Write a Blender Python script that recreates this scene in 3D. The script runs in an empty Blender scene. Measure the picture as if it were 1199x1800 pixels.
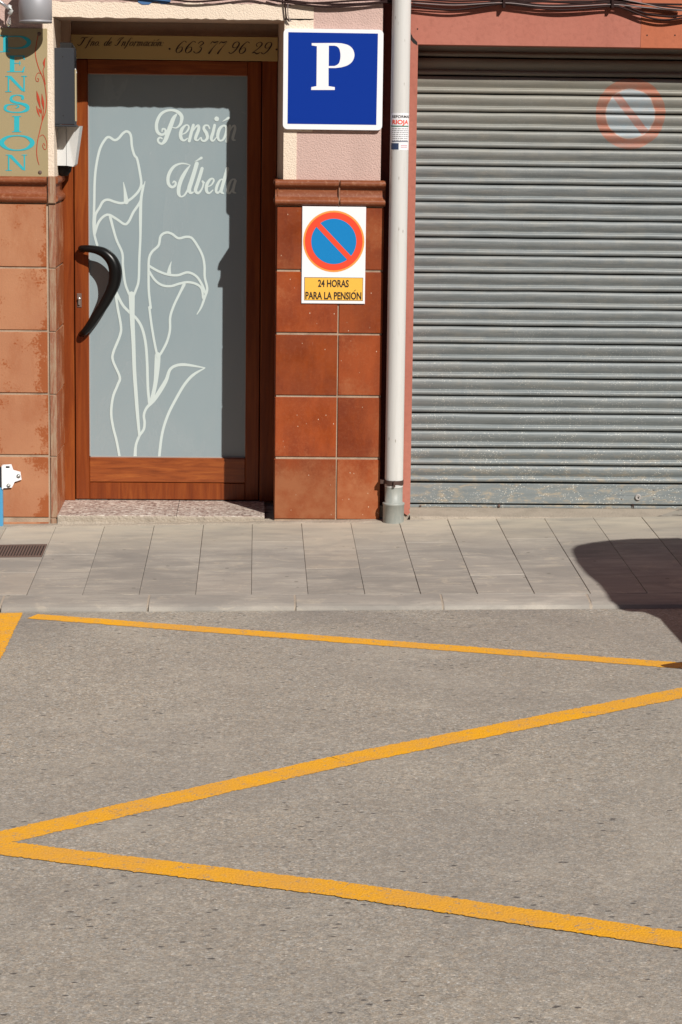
import bpy, math, random
from mathutils import Vector, Matrix
from mathutils.geometry import tessellate_polygon
random.seed(7)
R = math.radians
S = bpy.context.scene
COL = S.collection

# ------------------------------------------------------------------ camera
FPX = 4124.4; CX = 599.5; CY = 900.0
def cam_rows(p, y, r):
    fwd = Vector((math.sin(y)*math.cos(p), math.cos(y)*math.cos(p), -math.sin(p)))
    right = Vector((math.cos(y), -math.sin(y), 0)); up = right.cross(fwd)
    r2 = right*math.cos(r) - up*math.sin(r); u2 = up*math.cos(r) + right*math.sin(r)
    return r2, u2, fwd
CR, CU, CF = cam_rows(0.162216, 0.0370736, -0.012589)
CPOS = Vector((0, -11.6, 1.9517))
cd = bpy.data.cameras.new('camera'); cam = bpy.data.objects.new('camera', cd); COL.objects.link(cam)
cd.sensor_fit = 'VERTICAL'; cd.sensor_height = 36; cd.sensor_width = 24; cd.lens = 36*FPX/1800
cd.clip_start = 0.1; cd.clip_end = 500
m = Matrix.Identity(4)
for i in range(3):
    m[i][0] = CR[i]; m[i][1] = CU[i]; m[i][2] = -CF[i]; m[i][3] = CPOS[i]
cam.matrix_world = m
S.camera = cam

# ------------------------------------------------------------------ sky, sun, exposure
SUNV = Vector((-.55, 1.0, -.86)).normalized()
el = math.asin(-SUNV.z); az = math.atan2(-SUNV.x, -SUNV.y)
W = bpy.data.worlds.new('World'); S.world = W; W.use_nodes = True
nt = W.node_tree; nt.nodes.clear()
sk = nt.nodes.new('ShaderNodeTexSky'); sk.sky_type = 'NISHITA'; sk.sun_disc = False
sk.sun_elevation = el; sk.sun_rotation = az; sk.dust_density = 0.3; sk.air_density = 0.7
bg = nt.nodes.new('ShaderNodeBackground'); bg.inputs[1].default_value = 0.05
wo = nt.nodes.new('ShaderNodeOutputWorld')
nt.links.new(sk.outputs[0], bg.inputs[0]); nt.links.new(bg.outputs[0], wo.inputs[0])
sd = bpy.data.lights.new('sun', 'SUN'); sd.energy = 5.0; sd.angle = R(0.53); sd.color = (1, .955, .89)
sun = bpy.data.objects.new('sun', sd); COL.objects.link(sun)
sun.rotation_euler = SUNV.to_track_quat('-Z', 'Y').to_euler(); sun.location = (6, -12, 12)
S.view_settings.view_transform = 'Standard'; S.view_settings.look = 'None'
S.view_settings.exposure = 0.05; S.view_settings.gamma = 1; S.view_settings.use_curve_mapping = False
S.render.engine = 'CYCLES'; S.render.resolution_x = 682; S.render.resolution_y = 1024

# ------------------------------------------------------------------ measuring helpers (survey of the real place)
def ray(px, py):
    return CR*((px-CX)/FPX) + CU*(-(py-CY)/FPX) + CF
def wp(px, py, Y=0.0):
    d = ray(px, py); t = (Y-CPOS.y)/d.y; p = CPOS + d*t
    return (p.x, p.z)
PA, PB = 0.020, 0.0306            # pavement: rise along the street, rise towards the wall
def gp(px, py, z0=0.0, a=PA, b=PB):
    d = ray(px, py); t = (z0 + a*CPOS.x + b*CPOS.y - CPOS.z)/(d.z - a*d.x - b*d.y); p = CPOS + d*t
    return (p.x, p.y, p.z)
ROADZ = -0.087
def rp(px, py): return gp(px, py, ROADZ, PA, 0.0)
def pz(X, Y): return PA*X + PB*Y

# ------------------------------------------------------------------ object helpers
def link(name, me, parent=None, mat=None, loc=(0, 0, 0)):
    o = bpy.data.objects.new(name, me); COL.objects.link(o); o.location = loc
    if parent: o.parent = parent
    if mat and me is not None and not me.materials: me.materials.append(mat)
    return o
def thing(name, label, cat, loc=(0, 0, 0), group=None):
    o = bpy.data.objects.new(name, None); COL.objects.link(o); o.location = loc
    o.empty_display_size = .1; o['label'] = label; o['category'] = cat
    if group: o['group'] = group
    return o
def tag(o, label, cat, group=None):
    o['label'] = label; o['category'] = cat
    if group: o['group'] = group
    return o
class MB:
    def __init__(s): s.v = []; s.f = []; s.mi = []; s.m = 0; s.sm = []
    def add(s, vs, fs, smooth=False):
        b = len(s.v); s.v += [tuple(p) for p in vs]
        for f in fs: s.f.append(tuple(b+i for i in f)); s.mi.append(s.m); s.sm.append(smooth)
    def box(s, x0, x1, y0, y1, z0, z1):
        s.add([(x, y, z) for z in (z0, z1) for y in (y0, y1) for x in (x0, x1)],
              [(0, 2, 3, 1), (4, 5, 7, 6), (0, 1, 5, 4), (2, 6, 7, 3), (0, 4, 6, 2), (1, 3, 7, 5)])
    def bbox(s, x0, x1, y0, y1, z0, z1, b=.003):
        """box with chamfered front (-Y) edges"""
        fr = [(x0+b, y0, z0+b), (x1-b, y0, z0+b), (x1-b, y0, z1-b), (x0+b, y0, z1-b)]
        md = [(x0, y0+b, z0), (x1, y0+b, z0), (x1, y0+b, z1), (x0, y0+b, z1)]
        bk = [(x0, y1, z0), (x1, y1, z0), (x1, y1, z1), (x0, y1, z1)]
        f = [(0, 1, 2, 3)]
        for o in (0, 4):
            for i in range(4):
                j = (i+1) % 4; f.append((o+i, o+4+i, o+4+j, o+j))
        f.append((11, 10, 9, 8))
        s.add(fr+md+bk, f)
    def prism(s, pts, y0, y1):
        """polygon in (x,z), front at y0, back at y1"""
        tr = tessellate_polygon([[Vector((p[0], p[1], 0)) for p in pts]])
        n = len(pts)
        vs = [(p[0], y0, p[1]) for p in pts] + [(p[0], y1, p[1]) for p in pts]
        area = sum(pts[i][0]*pts[(i+1) % n][1]-pts[(i+1) % n][0]*pts[i][1] for i in range(n))
        fs = []
        for t in tr:
            a, b, c = [pts[i] for i in t]
            cr = (b[0]-a[0])*(c[1]-a[1])-(b[1]-a[1])*(c[0]-a[0])
            fs.append(tuple(t) if cr > 0 else tuple(reversed(t)))
            fs.append(tuple(n+i for i in (reversed(t) if cr > 0 else t)))
        for i in range(n):
            j = (i+1) % n
            q = (i, n+i, n+j, j); fs.append(q if area > 0 else tuple(reversed(q)))
        s.add(vs, fs)
    def flat(s, loops, y):
        """flat polygon (with holes) in plane y"""
        tr = tessellate_polygon([[Vector((p[0], p[1], 0)) for p in L] for L in loops])
        P = [p for L in loops for p in L]
        fs = []
        for t in tr:
            a, b, c = [P[i] for i in t]
            cr = (b[0]-a[0])*(c[1]-a[1])-(b[1]-a[1])*(c[0]-a[0])
            fs.append(tuple(t) if cr > 0 else tuple(reversed(t)))
        s.add([(p[0], y, p[1]) for p in P], fs)
    def tube(s, pts, rad, n=8, caps=True, up=(0, 0, 1)):
        pts = [Vector(p) for p in pts]; rings = []
        up = Vector(up)
        for i, p in enumerate(pts):
            t = (pts[min(i+1, len(pts)-1)]-pts[max(i-1, 0)]).normalized()
            a = t.cross(up)
            if a.length < .05: a = t.cross(Vector((1, 0, 0)))
            a.normalize(); b = t.cross(a).normalized()
            r = rad[i] if isinstance(rad, (list, tuple)) else rad
            r2 = r if not isinstance(r, tuple) else None
            ra, rb = (r, r) if r2 is not None else r
            rings.append([p + a*ra*math.cos(2*math.pi*k/n) + b*rb*math.sin(2*math.pi*k/n) for k in range(n)])
        vs = [v for rg in rings for v in rg]; fs = []
        for i in range(len(pts)-1):
            for k in range(n):
                k2 = (k+1) % n; fs.append((i*n+k, (i+1)*n+k, (i+1)*n+k2, i*n+k2))
        if caps:
            fs.append(tuple(range(n))); fs.append(tuple(len(vs)-1-k for k in range(n)))
        s.add(vs, fs, True)
    def lathe(s, prof, c, axis='Z', n=24):
        """prof: (radius, height) list"""
        vs = []; fs = []
        for r, h in prof:
            for k in range(n):
                a = 2*math.pi*k/n; x, y = r*math.cos(a), r*math.sin(a)
                vs.append((c[0]+x, c[1]+y, c[2]+h) if axis == 'Z' else ((c[0]+x, c[1]-h, c[2]+y) if axis == 'Y' else (c[0]+h, c[1]+x, c[2]+y)))
        for i in range(len(prof)-1):
            for k in range(n):
                k2 = (k+1) % n; q = (i*n+k, i*n+k2, (i+1)*n+k2, (i+1)*n+k)
                fs.append(q)
        s.add(vs, fs, True)
    def extr_x(s, prof, x0, x1, smooth=False, closed=False, xs=None):
        """profile [(y,z)] swept along X"""
        n = len(prof); xs = xs or [x0, x1]
        vs = [(x, p[0], p[1]) for x in xs for p in prof]; fs = []
        rng = n if closed else n-1
        for j in range(len(xs)-1):
            for i in range(rng):
                i2 = (i+1) % n
                fs.append((j*n+i, j*n+i2, (j+1)*n+i2, (j+1)*n+i))
        s.add(vs, fs, smooth)
        if closed: s.add([(x0, p[0], p[1]) for p in prof]+[(x1, p[0], p[1]) for p in prof], [tuple(reversed(range(n))), tuple(range(n, 2*n))])
    def mesh(s, name, mats):
        me = bpy.data.meshes.new(name); me.from_pydata(s.v, [], s.f)
        if not isinstance(mats, (list, tuple)): mats = [mats]
        for mm in mats: me.materials.append(mm)
        for p, mi, sm in zip(me.polygons, s.mi, s.sm): p.material_index = mi; p.use_smooth = sm
        me.update(); return me
    def build(s, name, mats, parent=None, loc=(0, 0, 0)):
        """vertices are world coordinates; loc is the origin"""
        L = Vector(loc)
        if parent is not None:
            q = parent
            off = Vector((0, 0, 0))
            while q is not None: off += q.location; q = q.parent
        else: off = Vector((0, 0, 0))
        org = L if L.length else off
        s.v = [(a-org.x, b-org.y, c-org.z) for a, b, c in s.v]
        o = link(name, s.mesh(name, mats), parent); o.location = org-off
        return o

def catmull(pts, sub=6, closed=False):
    n = len(pts); out = []
    rng = n if closed else n-1
    for i in range(rng):
        if closed: p0, p1, p2, p3 = pts[(i-1) % n], pts[i], pts[(i+1) % n], pts[(i+2) % n]
        else: p0, p1, p2, p3 = pts[max(i-1, 0)], pts[i], pts[i+1], pts[min(i+2, n-1)]
        for k in range(sub):
            t = k/sub
            out.append(tuple(.5*((2*b)+(-a+c)*t+(2*a-5*b+4*c-d)*t*t+(-a+3*b-3*c+d)*t**3) for a, b, c, d in zip(p0, p1, p2, p3)))
    if not closed: out.append(tuple(pts[-1]))
    return out
RB = [0]
def ribbon(mb, pts, y, closed=False, sub=6, warp=None, roundcap=True):
    """pts: (x,z,width) in metres on plane y"""
    RB[0] = (RB[0]+1) % 14; y = y-.0001*RB[0] if warp is None else y
    c = catmull(pts, sub, closed); n = len(c); L = []; Rr = []
    for i in range(n):
        a = c[(i-1) % n] if closed else c[max(i-1, 0)]; b = c[(i+1) % n] if closed else c[min(i+1, n-1)]
        dx, dz = b[0]-a[0], b[1]-a[1]; l = math.hypot(dx, dz) or 1; w = max(c[i][2], .0002)/2
        L.append((c[i][0]-dz/l*w, c[i][1]+dx/l*w)); Rr.append((c[i][0]+dz/l*w, c[i][1]-dx/l*w))
    f = warp or (lambda x, z, yy: (x, yy, z))
    ys = [y-.00009*i/max(1, n-1) if warp is None else y for i in range(n)]
    vs = [f(p[0], p[1], yy) for p, yy in zip(L, ys)]+[f(p[0], p[1], yy) for p, yy in zip(Rr, ys)]
    fs = []
    for i in range(n if closed else n-1):
        j = (i+1) % n; fs.append((i, n+i, n+j, j))
    mb.add(vs, fs)
    if not closed and roundcap:
        for e, s_ in ((0, 1), (n-1, -1)):
            x, z, w = c[e][:3]
            if w < .0006: continue
            q = [f(x+w/2*math.cos(k*math.pi/4), z+w/2*math.sin(k*math.pi/4), y-(.00003 if e else .00012)) for k in range(8)]
            mb.add(q, [tuple(range(8))])

# ------------------------------------------------------------------ material helpers
class M:
    def __init__(s, name, base=(.5, .5, .5), rough=.6, metal=0., spec=.5):
        s.mat = bpy.data.materials.new(name); s.mat.use_nodes = True
        s.t = s.mat.node_tree; s.b = s.t.nodes['Principled BSDF']
        s.b.inputs['Base Color'].default_value = (*base, 1); s.b.inputs['Roughness'].default_value = rough
        s.b.inputs['Metallic'].default_value = metal; s.b.inputs['Specular IOR Level'].default_value = spec
        s.pos = s.n('ShaderNodeNewGeometry').outputs['Position']
    def n(s, t, **k):
        nd = s.t.nodes.new(t)
        for a, b in k.items(): setattr(nd, a, b)
        return nd
    def l(s, a, b): s.t.links.new(a, b)
    def put(s, sock, v):
        if hasattr(v, 'links') or hasattr(v, 'is_linked'): s.l(v, sock)
        else: sock.default_value = v
    def scale(s, sc, vec=None):
        mp = s.n('ShaderNodeMapping'); s.l(vec or s.pos, mp.inputs[0]); mp.inputs['Scale'].default_value = sc if isinstance(sc, tuple) else (sc, sc, sc)
        return mp.outputs[0]
    def noise(s, sc, detail=4, rough=.55, vec=None, dist=0.):
        nd = s.n('ShaderNodeTexNoise'); nd.inputs['Scale'].default_value = 1.0
        nd.inputs['Detail'].default_value = detail; nd.inputs['Roughness'].default_value = rough; nd.inputs['Distortion'].default_value = dist
        s.l(s.scale(sc, vec), nd.inputs['Vector']); return nd.outputs['Fac']
    def voro(s, sc, out='Distance', feature='F1', vec=None, rnd=1.0):
        nd = s.n('ShaderNodeTexVoronoi', feature=feature); nd.inputs['Scale'].default_value = 1.0; nd.inputs['Randomness'].default_value = rnd
        s.l(s.scale(sc, vec), nd.inputs['Vector']); return nd.outputs[out]
    def ramp(s, f, stops, interp='LINEAR'):
        r = s.n('ShaderNodeValToRGB'); s.l(f, r.inputs[0]); r.color_ramp.interpolation = interp
        e = r.color_ramp.elements
        while len(e) < len(stops): e.new(.5)
        for i, (p, c) in enumerate(stops):
            e[i].position = p; e[i].color = (*c, 1) if isinstance(c, tuple) else (c, c, c, 1)
        return r.outputs[0]
    def mix(s, f, a, b, mode='MIX'):
        x = s.n('ShaderNodeMix', data_type='RGBA', blend_type=mode)
        for sock, v in ((x.inputs[0], f), (x.inputs[6], a), (x.inputs[7], b)):
            if hasattr(v, 'is_linked'): s.l(v, sock)
            elif isinstance(v, tuple): sock.default_value = (*v, 1)
            else: sock.default_value = v
        return x.outputs[2]
    def math(s, op, a, b=0., clamp=False):
        x = s.n('ShaderNodeMath', operation=op); x.use_clamp = clamp
        for sock, v in ((x.inputs[0], a), (x.inputs[1], b)):
            if hasattr(v, 'is_linked'): s.l(v, sock)
            else: sock.default_value = v
        return x.outputs[0]
    def sep(s, vec=None):
        x = s.n('ShaderNodeSeparateXYZ'); s.l(vec or s.pos, x.inputs[0]); return x.outputs
    def rnd(s): return s.n('ShaderNodeObjectInfo').outputs['Random']
    def color(s, c): s.l(c, s.b.inputs['Base Color'])
    def roughn(s, c): s.l(c, s.b.inputs['Roughness'])
    def bump(s, h, dist, strength=1.):
        b = s.n('ShaderNodeBump'); b.inputs['Distance'].default_value = dist; b.inputs['Strength'].default_value = strength
        s.l(h, b.inputs['Height']); s.l(b.outputs[0], s.b.inputs['Normal'])

def plaster(name, c1, c2, grain=90, depth=.004, dirt=.0):
    k = M(name, c1, .9, spec=.2)
    big = k.noise(2.2, 5); fine = k.noise(grain, 3, .6)
    c = k.mix(k.ramp(big, [(.35, 0.), (.7, 1.)]), c1, c2)
    c = k.mix(k.ramp(fine, [(.30, .35), (.5, 0.)]), c, tuple(x*.72 for x in c1))
    if dirt:
        st = k.noise((9, 9, 1.2), 4); c = k.mix(k.math('MULTIPLY', k.ramp(st, [(.5, 0.), (.75, 1.)]), dirt), c, tuple(x*.6 for x in c1))
    k.color(c)
    cr = k.voro(grain*.8); h = k.math('ADD', k.math('MULTIPLY', cr, -.6), fine)
    k.bump(h, depth, .8); return k.mat

MAT = {}
MAT['cream'] = plaster('cream_stucco', (.78, .65, .52), (.74, .62, .50), 170, .0035)
MAT['mauve'] = plaster('pink_stucco', (.55, .385, .335), (.58, .41, .36), 150, .0035, .3)
MAT['pale_pink'] = plaster('pale_pink_stucco', (.68, .52, .48), (.64, .48, .44), 170, .0035)
MAT['salmon'] = plaster('salmon_wall_paint', (.405, .145, .105), (.44, .17, .125), 40, .0015, .25)
MAT['orange'] = plaster('orange_wall_paint', (.47, .155, .085), (.44, .135, .07), 40, .0015, .3)
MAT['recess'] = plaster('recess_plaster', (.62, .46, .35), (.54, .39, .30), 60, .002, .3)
MAT['shaded_red'] = plaster('shaded_red_gap', (.16, .045, .035), (.20, .06, .045), 30, .002)  # dark red wall with the downpipe's shadow put into the colour
MAT['far_wall'] = plaster('far_facade_plaster', (.24, .19, .15), (.20, .16, .13), 20, .002)

# glazed terracotta tiles
def tile_mat(name, dark, mid, light, patch, wear_z=None):
    k = M(name, mid, .30, spec=.3)
    oi = k.rnd(); off = k.n('ShaderNodeVectorMath', operation='ADD')
    cb = k.n('ShaderNodeCombineXYZ'); k.l(k.math('MULTIPLY', oi, 37.), cb.inputs[0]); k.l(k.math('MULTIPLY', oi, 91.), cb.inputs[2])
    k.l(k.pos, off.inputs[0]); k.l(cb.outputs[0], off.inputs[1]); v = off.outputs[0]
    big = k.noise(4.5, 6, .6, v); fine = k.noise(70, 5, .65, v); grain = k.noise(230, 2, .6, v)
    c = k.mix(k.ramp(big, [(.38, 0.), (.62, 1.)]), mid, dark)
    c = k.mix(k.ramp(fine, [(.50, 0.), (.80, .28)]), c, light); c = k.mix(k.ramp(k.noise((9, 9, 2.2), 5, .65, v), [(.46, 0.), (.66, .5)]), c, tuple(x*1.35 for x in mid))
    pm = k.math('ADD', k.noise(3.4, 3, .5, v), k.math('MULTIPLY', k.noise(60, 4, .7, v), .35))
    if wear_z is not None:
        z = k.sep()[2]; t = k.math('DIVIDE', k.math('SUBTRACT', wear_z, z), .35, True)
        pm = k.math('ADD', pm, k.math('MULTIPLY', t, .40))
    c = k.mix(k.ramp(pm, [(.66-patch*.25, 0.), (.86-patch*.25, .9)]), c, k.mix(k.ramp(k.noise(11, 4, .65, v), [(.40, 0.), (.62, .6)]), light, mid))
    # small chips and lime specks
    sp = k.voro((42, 42, 26), vec=v); c = k.mix(k.math('MULTIPLY', k.ramp(sp, [(.0, 1.), (.06, .8), (.10, 0.)]), k.ramp(k.noise(12, 2, .5, v), [(.50, 0.), (.56, 1.)])), c, (.70, .55, .40))
    hs = k.n('ShaderNodeHueSaturation'); k.l(k.math('ADD', k.math('MULTIPLY', oi, .34), .78), hs.inputs['Value']); k.l(c, hs.inputs['Color'])
    k.color(hs.outputs[0])
    k.roughn(k.ramp(pm, [(.5, .34), (.8, .75)]))
    k.bump(k.math('ADD', big, k.math('MULTIPLY', grain, .12)), .003, .5); return k.mat
MAT['tile_rust'] = tile_mat('rust_glazed_tile', (.20, .034, .007), (.285, .056, .011), (.38, .135, .055), -.32, wear_z=.42)
def salmon_tile():
    k = M('salmon_worn_tile', (.45, .2, .1), .6, spec=.2)
    oi = k.rnd(); off = k.n('ShaderNodeVectorMath', operation='ADD')
    cb = k.n('ShaderNodeCombineXYZ'); k.l(k.math('MULTIPLY', oi, 37.), cb.inputs[0]); k.l(k.math('MULTIPLY', oi, 91.), cb.inputs[2])
    k.l(k.pos, off.inputs[0]); k.l(cb.outputs[0], off.inputs[1]); v = off.outputs[0]
    big = k.noise(3, 4, .5, v); fine = k.noise(90, 5, .7, v)
    c = k.mix(k.ramp(big, [(.35, 0.), (.65, 1.)]), (.43, .20, .105), (.37, .155, .08))
    # remains of the glaze: speckled rust patches, stronger towards the tile edges near the corner
    pm = k.math('ADD', k.math('MULTIPLY', k.noise(5.5, 4, .6, v), .75), k.math('MULTIPLY', fine, .42))
    ed = k.math('MULTIPLY', k.math('DIVIDE', k.math('ADD', k.sep()[0], 1.12), .10, True), .135)
    c = k.mix(k.ramp(k.noise((7, 7, 3), 5, .7, v), [(.50, 0.), (.70, .65)]), c, (.33, .115, .05))
    pm = k.math('ADD', pm, ed)
    c = k.mix(k.ramp(pm, [(.655, 0.), (.70, .85)]), c, (.29, .075, .022))
    c = k.mix(k.math('MULTIPLY', k.ramp(k.voro(50, vec=v), [(.0, .7), (.08, 0.)]), k.ramp(k.noise(10, 2, .5, v), [(.52, 0.), (.58, 1.)])), c, (.60, .45, .32))
    k.color(c); k.roughn(k.ramp(pm, [(.6, .7), (.7, .4)])); k.bump(k.math('ADD', fine, big), .002, .5); return k.mat
MAT['tile_salmon'] = salmon_tile()
def grout():
    k = M('tile_grout', (.3, .24, .18), .95, spec=.1)
    n = k.noise(120, 4, .7); b = k.noise((8, 8, 3), 4)
    c = k.mix(n, (.50, .38, .28), (.34, .245, .17)); c = k.mix(k.ramp(b, [(.45, 0.), (.7, .6)]), c, (.20, .13, .09))
    k.color(c); k.bump(n, .003, .8); return k.mat
MAT['grout'] = grout()
def corner_tile():
    k = M('corner_strip', (.3, .2, .13), .7, spec=.3)
    n = k.noise((120, 120, 30), 4, .7); b = k.noise((60, 60, 6), 5, .7)
    c = k.mix(k.ramp(b, [(.4, 0.), (.6, 1.)]), (.34, .23, .15), (.26, .10, .055)); c = k.mix(k.ramp(n, [(.55, 0.), (.7, .5)]), c, (.42, .32, .24))
    k.color(c); k.bump(n, .003, .6); return k.mat
MAT['corner'] = corner_tile()
def mould():
    k = M('moulding_tile', (.33, .12, .05), .4, spec=.3)
    n = k.noise(60, 5, .7); b = k.noise((3, 3, 25), 4)
    c = k.mix(k.ramp(b, [(.35, 0.), (.65, 1.)]), (.27, .085, .036), (.17, .045, .016)); c = k.mix(k.ramp(n, [(.52, 0.), (.72, .7)]), c, (.38, .18, .10))
    k.color(c); k.bump(n, .002, .5); return k.mat
MAT['mould'] = mould()

def wood():
    k = M('varnished_wood_grain', (.3, .09, .03), .33, spec=.3)
    v = k.scale((26, 26, 1.6)); n = k.noise((1, 1, 1), 6, .6, v, 1.2); f = k.noise((220, 220, 9), 3, .6)
    c = k.ramp(n, [(.25, (.12, .023, .006)), (.5, (.195, .042, .009)), (.75, (.29, .077, .016))])
    c = k.mix(k.ramp(f, [(.5, 0.), (.7, .35)]), c, (.16, .04, .015)); k.color(c); k.bump(f, .0006, .4); return k.mat
def wood_h():
    k = M('varnished_wood_grain_level', (.3, .09, .03), .33, spec=.5)
    n = k.noise((3.2, 12, 34), 6, .6, None, 1.6); f = k.noise((9, 220, 220), 3, .6)
    c = k.ramp(n, [(.25, (.14, .030, .007)), (.5, (.25, .060, .013)), (.75, (.36, .105, .022))])
    c = k.mix(k.ramp(f, [(.5, 0.), (.7, .35)]), c, (.16, .04, .015)); k.color(c); k.bump(f, .0006, .4); return k.mat
MAT['wood'] = wood(); MAT['wood_h'] = wood_h()
def frosted():
    k = M('frosted_glass_film', (.36, .42, .44), .22, spec=.35)
    n = k.noise((1.3, 1, .9), 3); sm = k.noise((3, 1, 1.2), 5, .6, dist=1.5); k.color(k.mix(k.ramp(sm, [(.45, 0.), (.75, .35)]), k.mix(n, (.225, .285, .31), (.29, .35, .37)), (.31, .35, .36))); k.roughn(k.ramp(sm, [(.3, .16), (.7, .32)]))
    f = k.noise(300, 2); k.bump(f, .0002, .2); k.b.inputs['Coat Weight'].default_value = .0; k.b.inputs['Coat Roughness'].default_value = .04
    return k.mat
MAT['frosted'] = frosted()
MAT['vinyl'] = M('white_vinyl', (.52, .60, .585), .5).mat
MAT['black_plastic'] = M('black_handle_plastic', (.007, .007, .007), .3, 0, .22).mat
MAT['dark'] = M('dark_gap', (.01, .008, .007), .8).mat
MAT['steel'] = M('brushed_steel', (.5, .5, .48), .35, .9).mat
def galv():
    k = M('galvanised_slat', (.4, .41, .4), .5, .15, .4)
    n = k.noise((5, 40, 60), 5, .6); s_ = k.noise((28, 60, 4), 5, .7); b = k.noise(1.4, 3)
    c = k.mix(k.ramp(n, [(.32, 0.), (.68, 1.)]), (.175, .196, .20), (.265, .282, .28)); dd = k.noise((7, 7, 22), 5, .7); c = k.mix(k.ramp(dd, [(.48, 0.), (.70, .55)]), c, (.30, .29, .255))
    c = k.mix(k.ramp(s_, [(.50, 0.), (.72, .5)]), c, (.18, .20, .215))
    scx = k.noise((2.2, 30, 160), 4, .6); c = k.mix(k.ramp(scx, [(.62, 0.), (.70, .6)]), c, (.11, .115, .12))
    z = k.sep()[2]; low = k.math('DIVIDE', k.math('SUBTRACT', 1.15, z), 1.1, True); hi = k.math('DIVIDE', k.math('SUBTRACT', z, 1.7), .5, True)
    c = k.mix(k.math('MULTIPLY', low, .45), c, (.20, .235, .245))
    c = k.mix(k.math('MULTIPLY', hi, .55), c, (.27, .24, .175))
    bot = k.math('DIVIDE', k.math('SUBTRACT', .42, z), .35, True)
    dn = k.noise((14, 14, 40), 5, .7)
    c = k.mix(k.math('MULTIPLY', bot, k.ramp(dn, [(.50, 0.), (.64, .7)])), c, (.46, .37, .25))
    sp = k.voro((85, 85, 120)); spm = k.math('MULTIPLY', k.ramp(sp, [(.16, 1.), (.27, 0.)]), k.ramp(k.noise(9, 3), [(.42, 0.), (.56, 1.)]))
    c = k.mix(k.math('MULTIPLY', spm, k.math('ADD', k.math('MULTIPLY', low, .95), .12)), c, (.66, .66, .60))
    # faded stencil: red ring, pale disc, slash
    cx, cz = NPC; xyz = k.sep()
    dx = k.math('SUBTRACT', xyz[0], cx); dz = k.math('SUBTRACT', xyz[2], cz)
    rr = k.math('SQRT', k.math('ADD', k.math('MULTIPLY', dx, dx), k.math('MULTIPLY', dz, dz)))
    wob = k.math('MULTIPLY', k.math('SUBTRACT', k.noise(14, 3), .5), .012); rr = k.math('ADD', rr, wob)
    def lt(v, t, s=.003):
        return k.math('DIVIDE', k.math('SUBTRACT', t, v), s, True)
    outer = lt(rr, .176); inner = lt(rr, .121); halo = lt(rr, .126)
    slash = lt(k.math('ABSOLUTE', k.math('ADD', k.math('MULTIPLY', dx, .77), k.math('MULTIPLY', dz, .64))), .021)
    fade = k.math('MULTIPLY', k.ramp(k.noise((30, 30, 45), 4), [(.25, .45), (.7, .84)]), k.ramp(k.noise((4, 4, 9), 3), [(.3, .75), (.6, 1.)]))
    red = (.42, .135, .075)
    c = k.mix(k.math('MULTIPLY', outer, fade), c, red)
    c = k.mix(k.math('MULTIPLY', halo, .45), c, (.46, .49, .47))
    c = k.mix(k.math('MULTIPLY', inner, fade), c, (.25, .35, .395))
    c = k.mix(k.math('MULTIPLY', k.math('MULTIPLY', inner, slash), fade), c, red)
    k.color(c); k.roughn(k.ramp(n, [(.3, .42), (.7, .6)])); k.bump(k.math('ADD', n, k.math('MULTIPLY', s_, .5)), .0012, .4)
    return k.mat
SHY = .22
NPC = (wp(1108, 200, SHY)[0], wp(1108, 200, SHY)[1])
MAT['galv'] = galv()
def asphalt():
    k = M('worn_grey_asphalt', (.25, .22, .2), .92, spec=.12)
    def chan(v, i):
        x = k.n('ShaderNodeSeparateColor'); k.l(v, x.inputs[0]); return x.outputs[i]
    a1 = k.voro(190, 'Color'); a2 = k.voro(105, 'Color')
    big = k.noise(.75, 5, .62); mid = k.noise(4.5, 5, .65); fine = k.noise(320, 3, .7)
    c = k.ramp(chan(a1, 0), [(.0, (.16, .147, .133)), (.25, (.31, .284, .248)), (.75, (.44, .402, .352)), (.94, (.56, .52, .465)), (1., (.85, .82, .76))])
    c2 = k.ramp(chan(a2, 1), [(.0, (.11, .104, .098)), (.07, (.31, .286, .252)), (.90, (.45, .413, .362)), (1., (.74, .70, .64))])
    c = k.mix(.42, c, c2)
    tint = k.ramp(chan(a2, 2), [(.0, (.93, .98, 1.05)), (.5, (1., 1., 1.)), (1., (1.07, 1., .93))]); c = k.mix(1., c, tint, 'MULTIPLY')
    c = k.mix(k.ramp(fine, [(.35, .45), (.6, 0.)]), c, (.15, .135, .12))
    # long history: worn pale areas, cooler tarry areas, mottled dust
    c = k.mix(k.ramp(big, [(.38, 0.), (.62, 1.)]), k.mix(.0, c, c), k.mix(.34, c, (.25, .24, .232)))
    c = k.mix(k.ramp(k.noise(1.7, 4, .6, dist=1.), [(.50, 0.), (.68, .32)]), c, (.44, .405, .355))
    c = k.mix(k.ramp(mid, [(.34, .25), (.56, 0.)]), c, (.23, .212, .192))
    gr = k.noise(34, 4, .7); c = k.mix(k.ramp(gr, [(.34, .30), (.48, 0.)]), c, (.18, .166, .148)); c = k.mix(k.ramp(gr, [(.56, 0.), (.72, .35)]), c, (.60, .56, .50))
    # scattered dark pits and missing stones
    for sc, th, lo, am in (((15, 26, 15), .19, .47, .85), ((38, 60, 38), .15, .50, .6)):
        pv = k.voro(sc); pm = k.ramp(k.math('ADD', pv, k.math('MULTIPLY', k.noise(80, 3), .16)), [(th, 1.), (th+.05, 0.)])
        c = k.mix(k.math('MULTIPLY', pm, k.ramp(k.noise(4.2, 2), [(lo, 0.), (lo+.06, am)])), c, (.075, .07, .07))
    # smoother darker tar along the gutter
    y = k.sep()[1]; gut = k.math('MULTIPLY', k.math('DIVIDE', k.math('ADD', y, 2.75), 1.0, True), k.ramp(k.noise((1.1, 1.1, 1), 4), [(.45, 0.), (.60, .6)]))
    c = k.mix(gut, c, (.185, .172, .168))
    k.color(k.mix(1., c, (.99, 1.0, .965), 'MULTIPLY'))
    h = k.math('ADD', k.math('MULTIPLY', k.voro(150), -.8), fine); k.bump(h, .0025, .5); return k.mat
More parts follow.
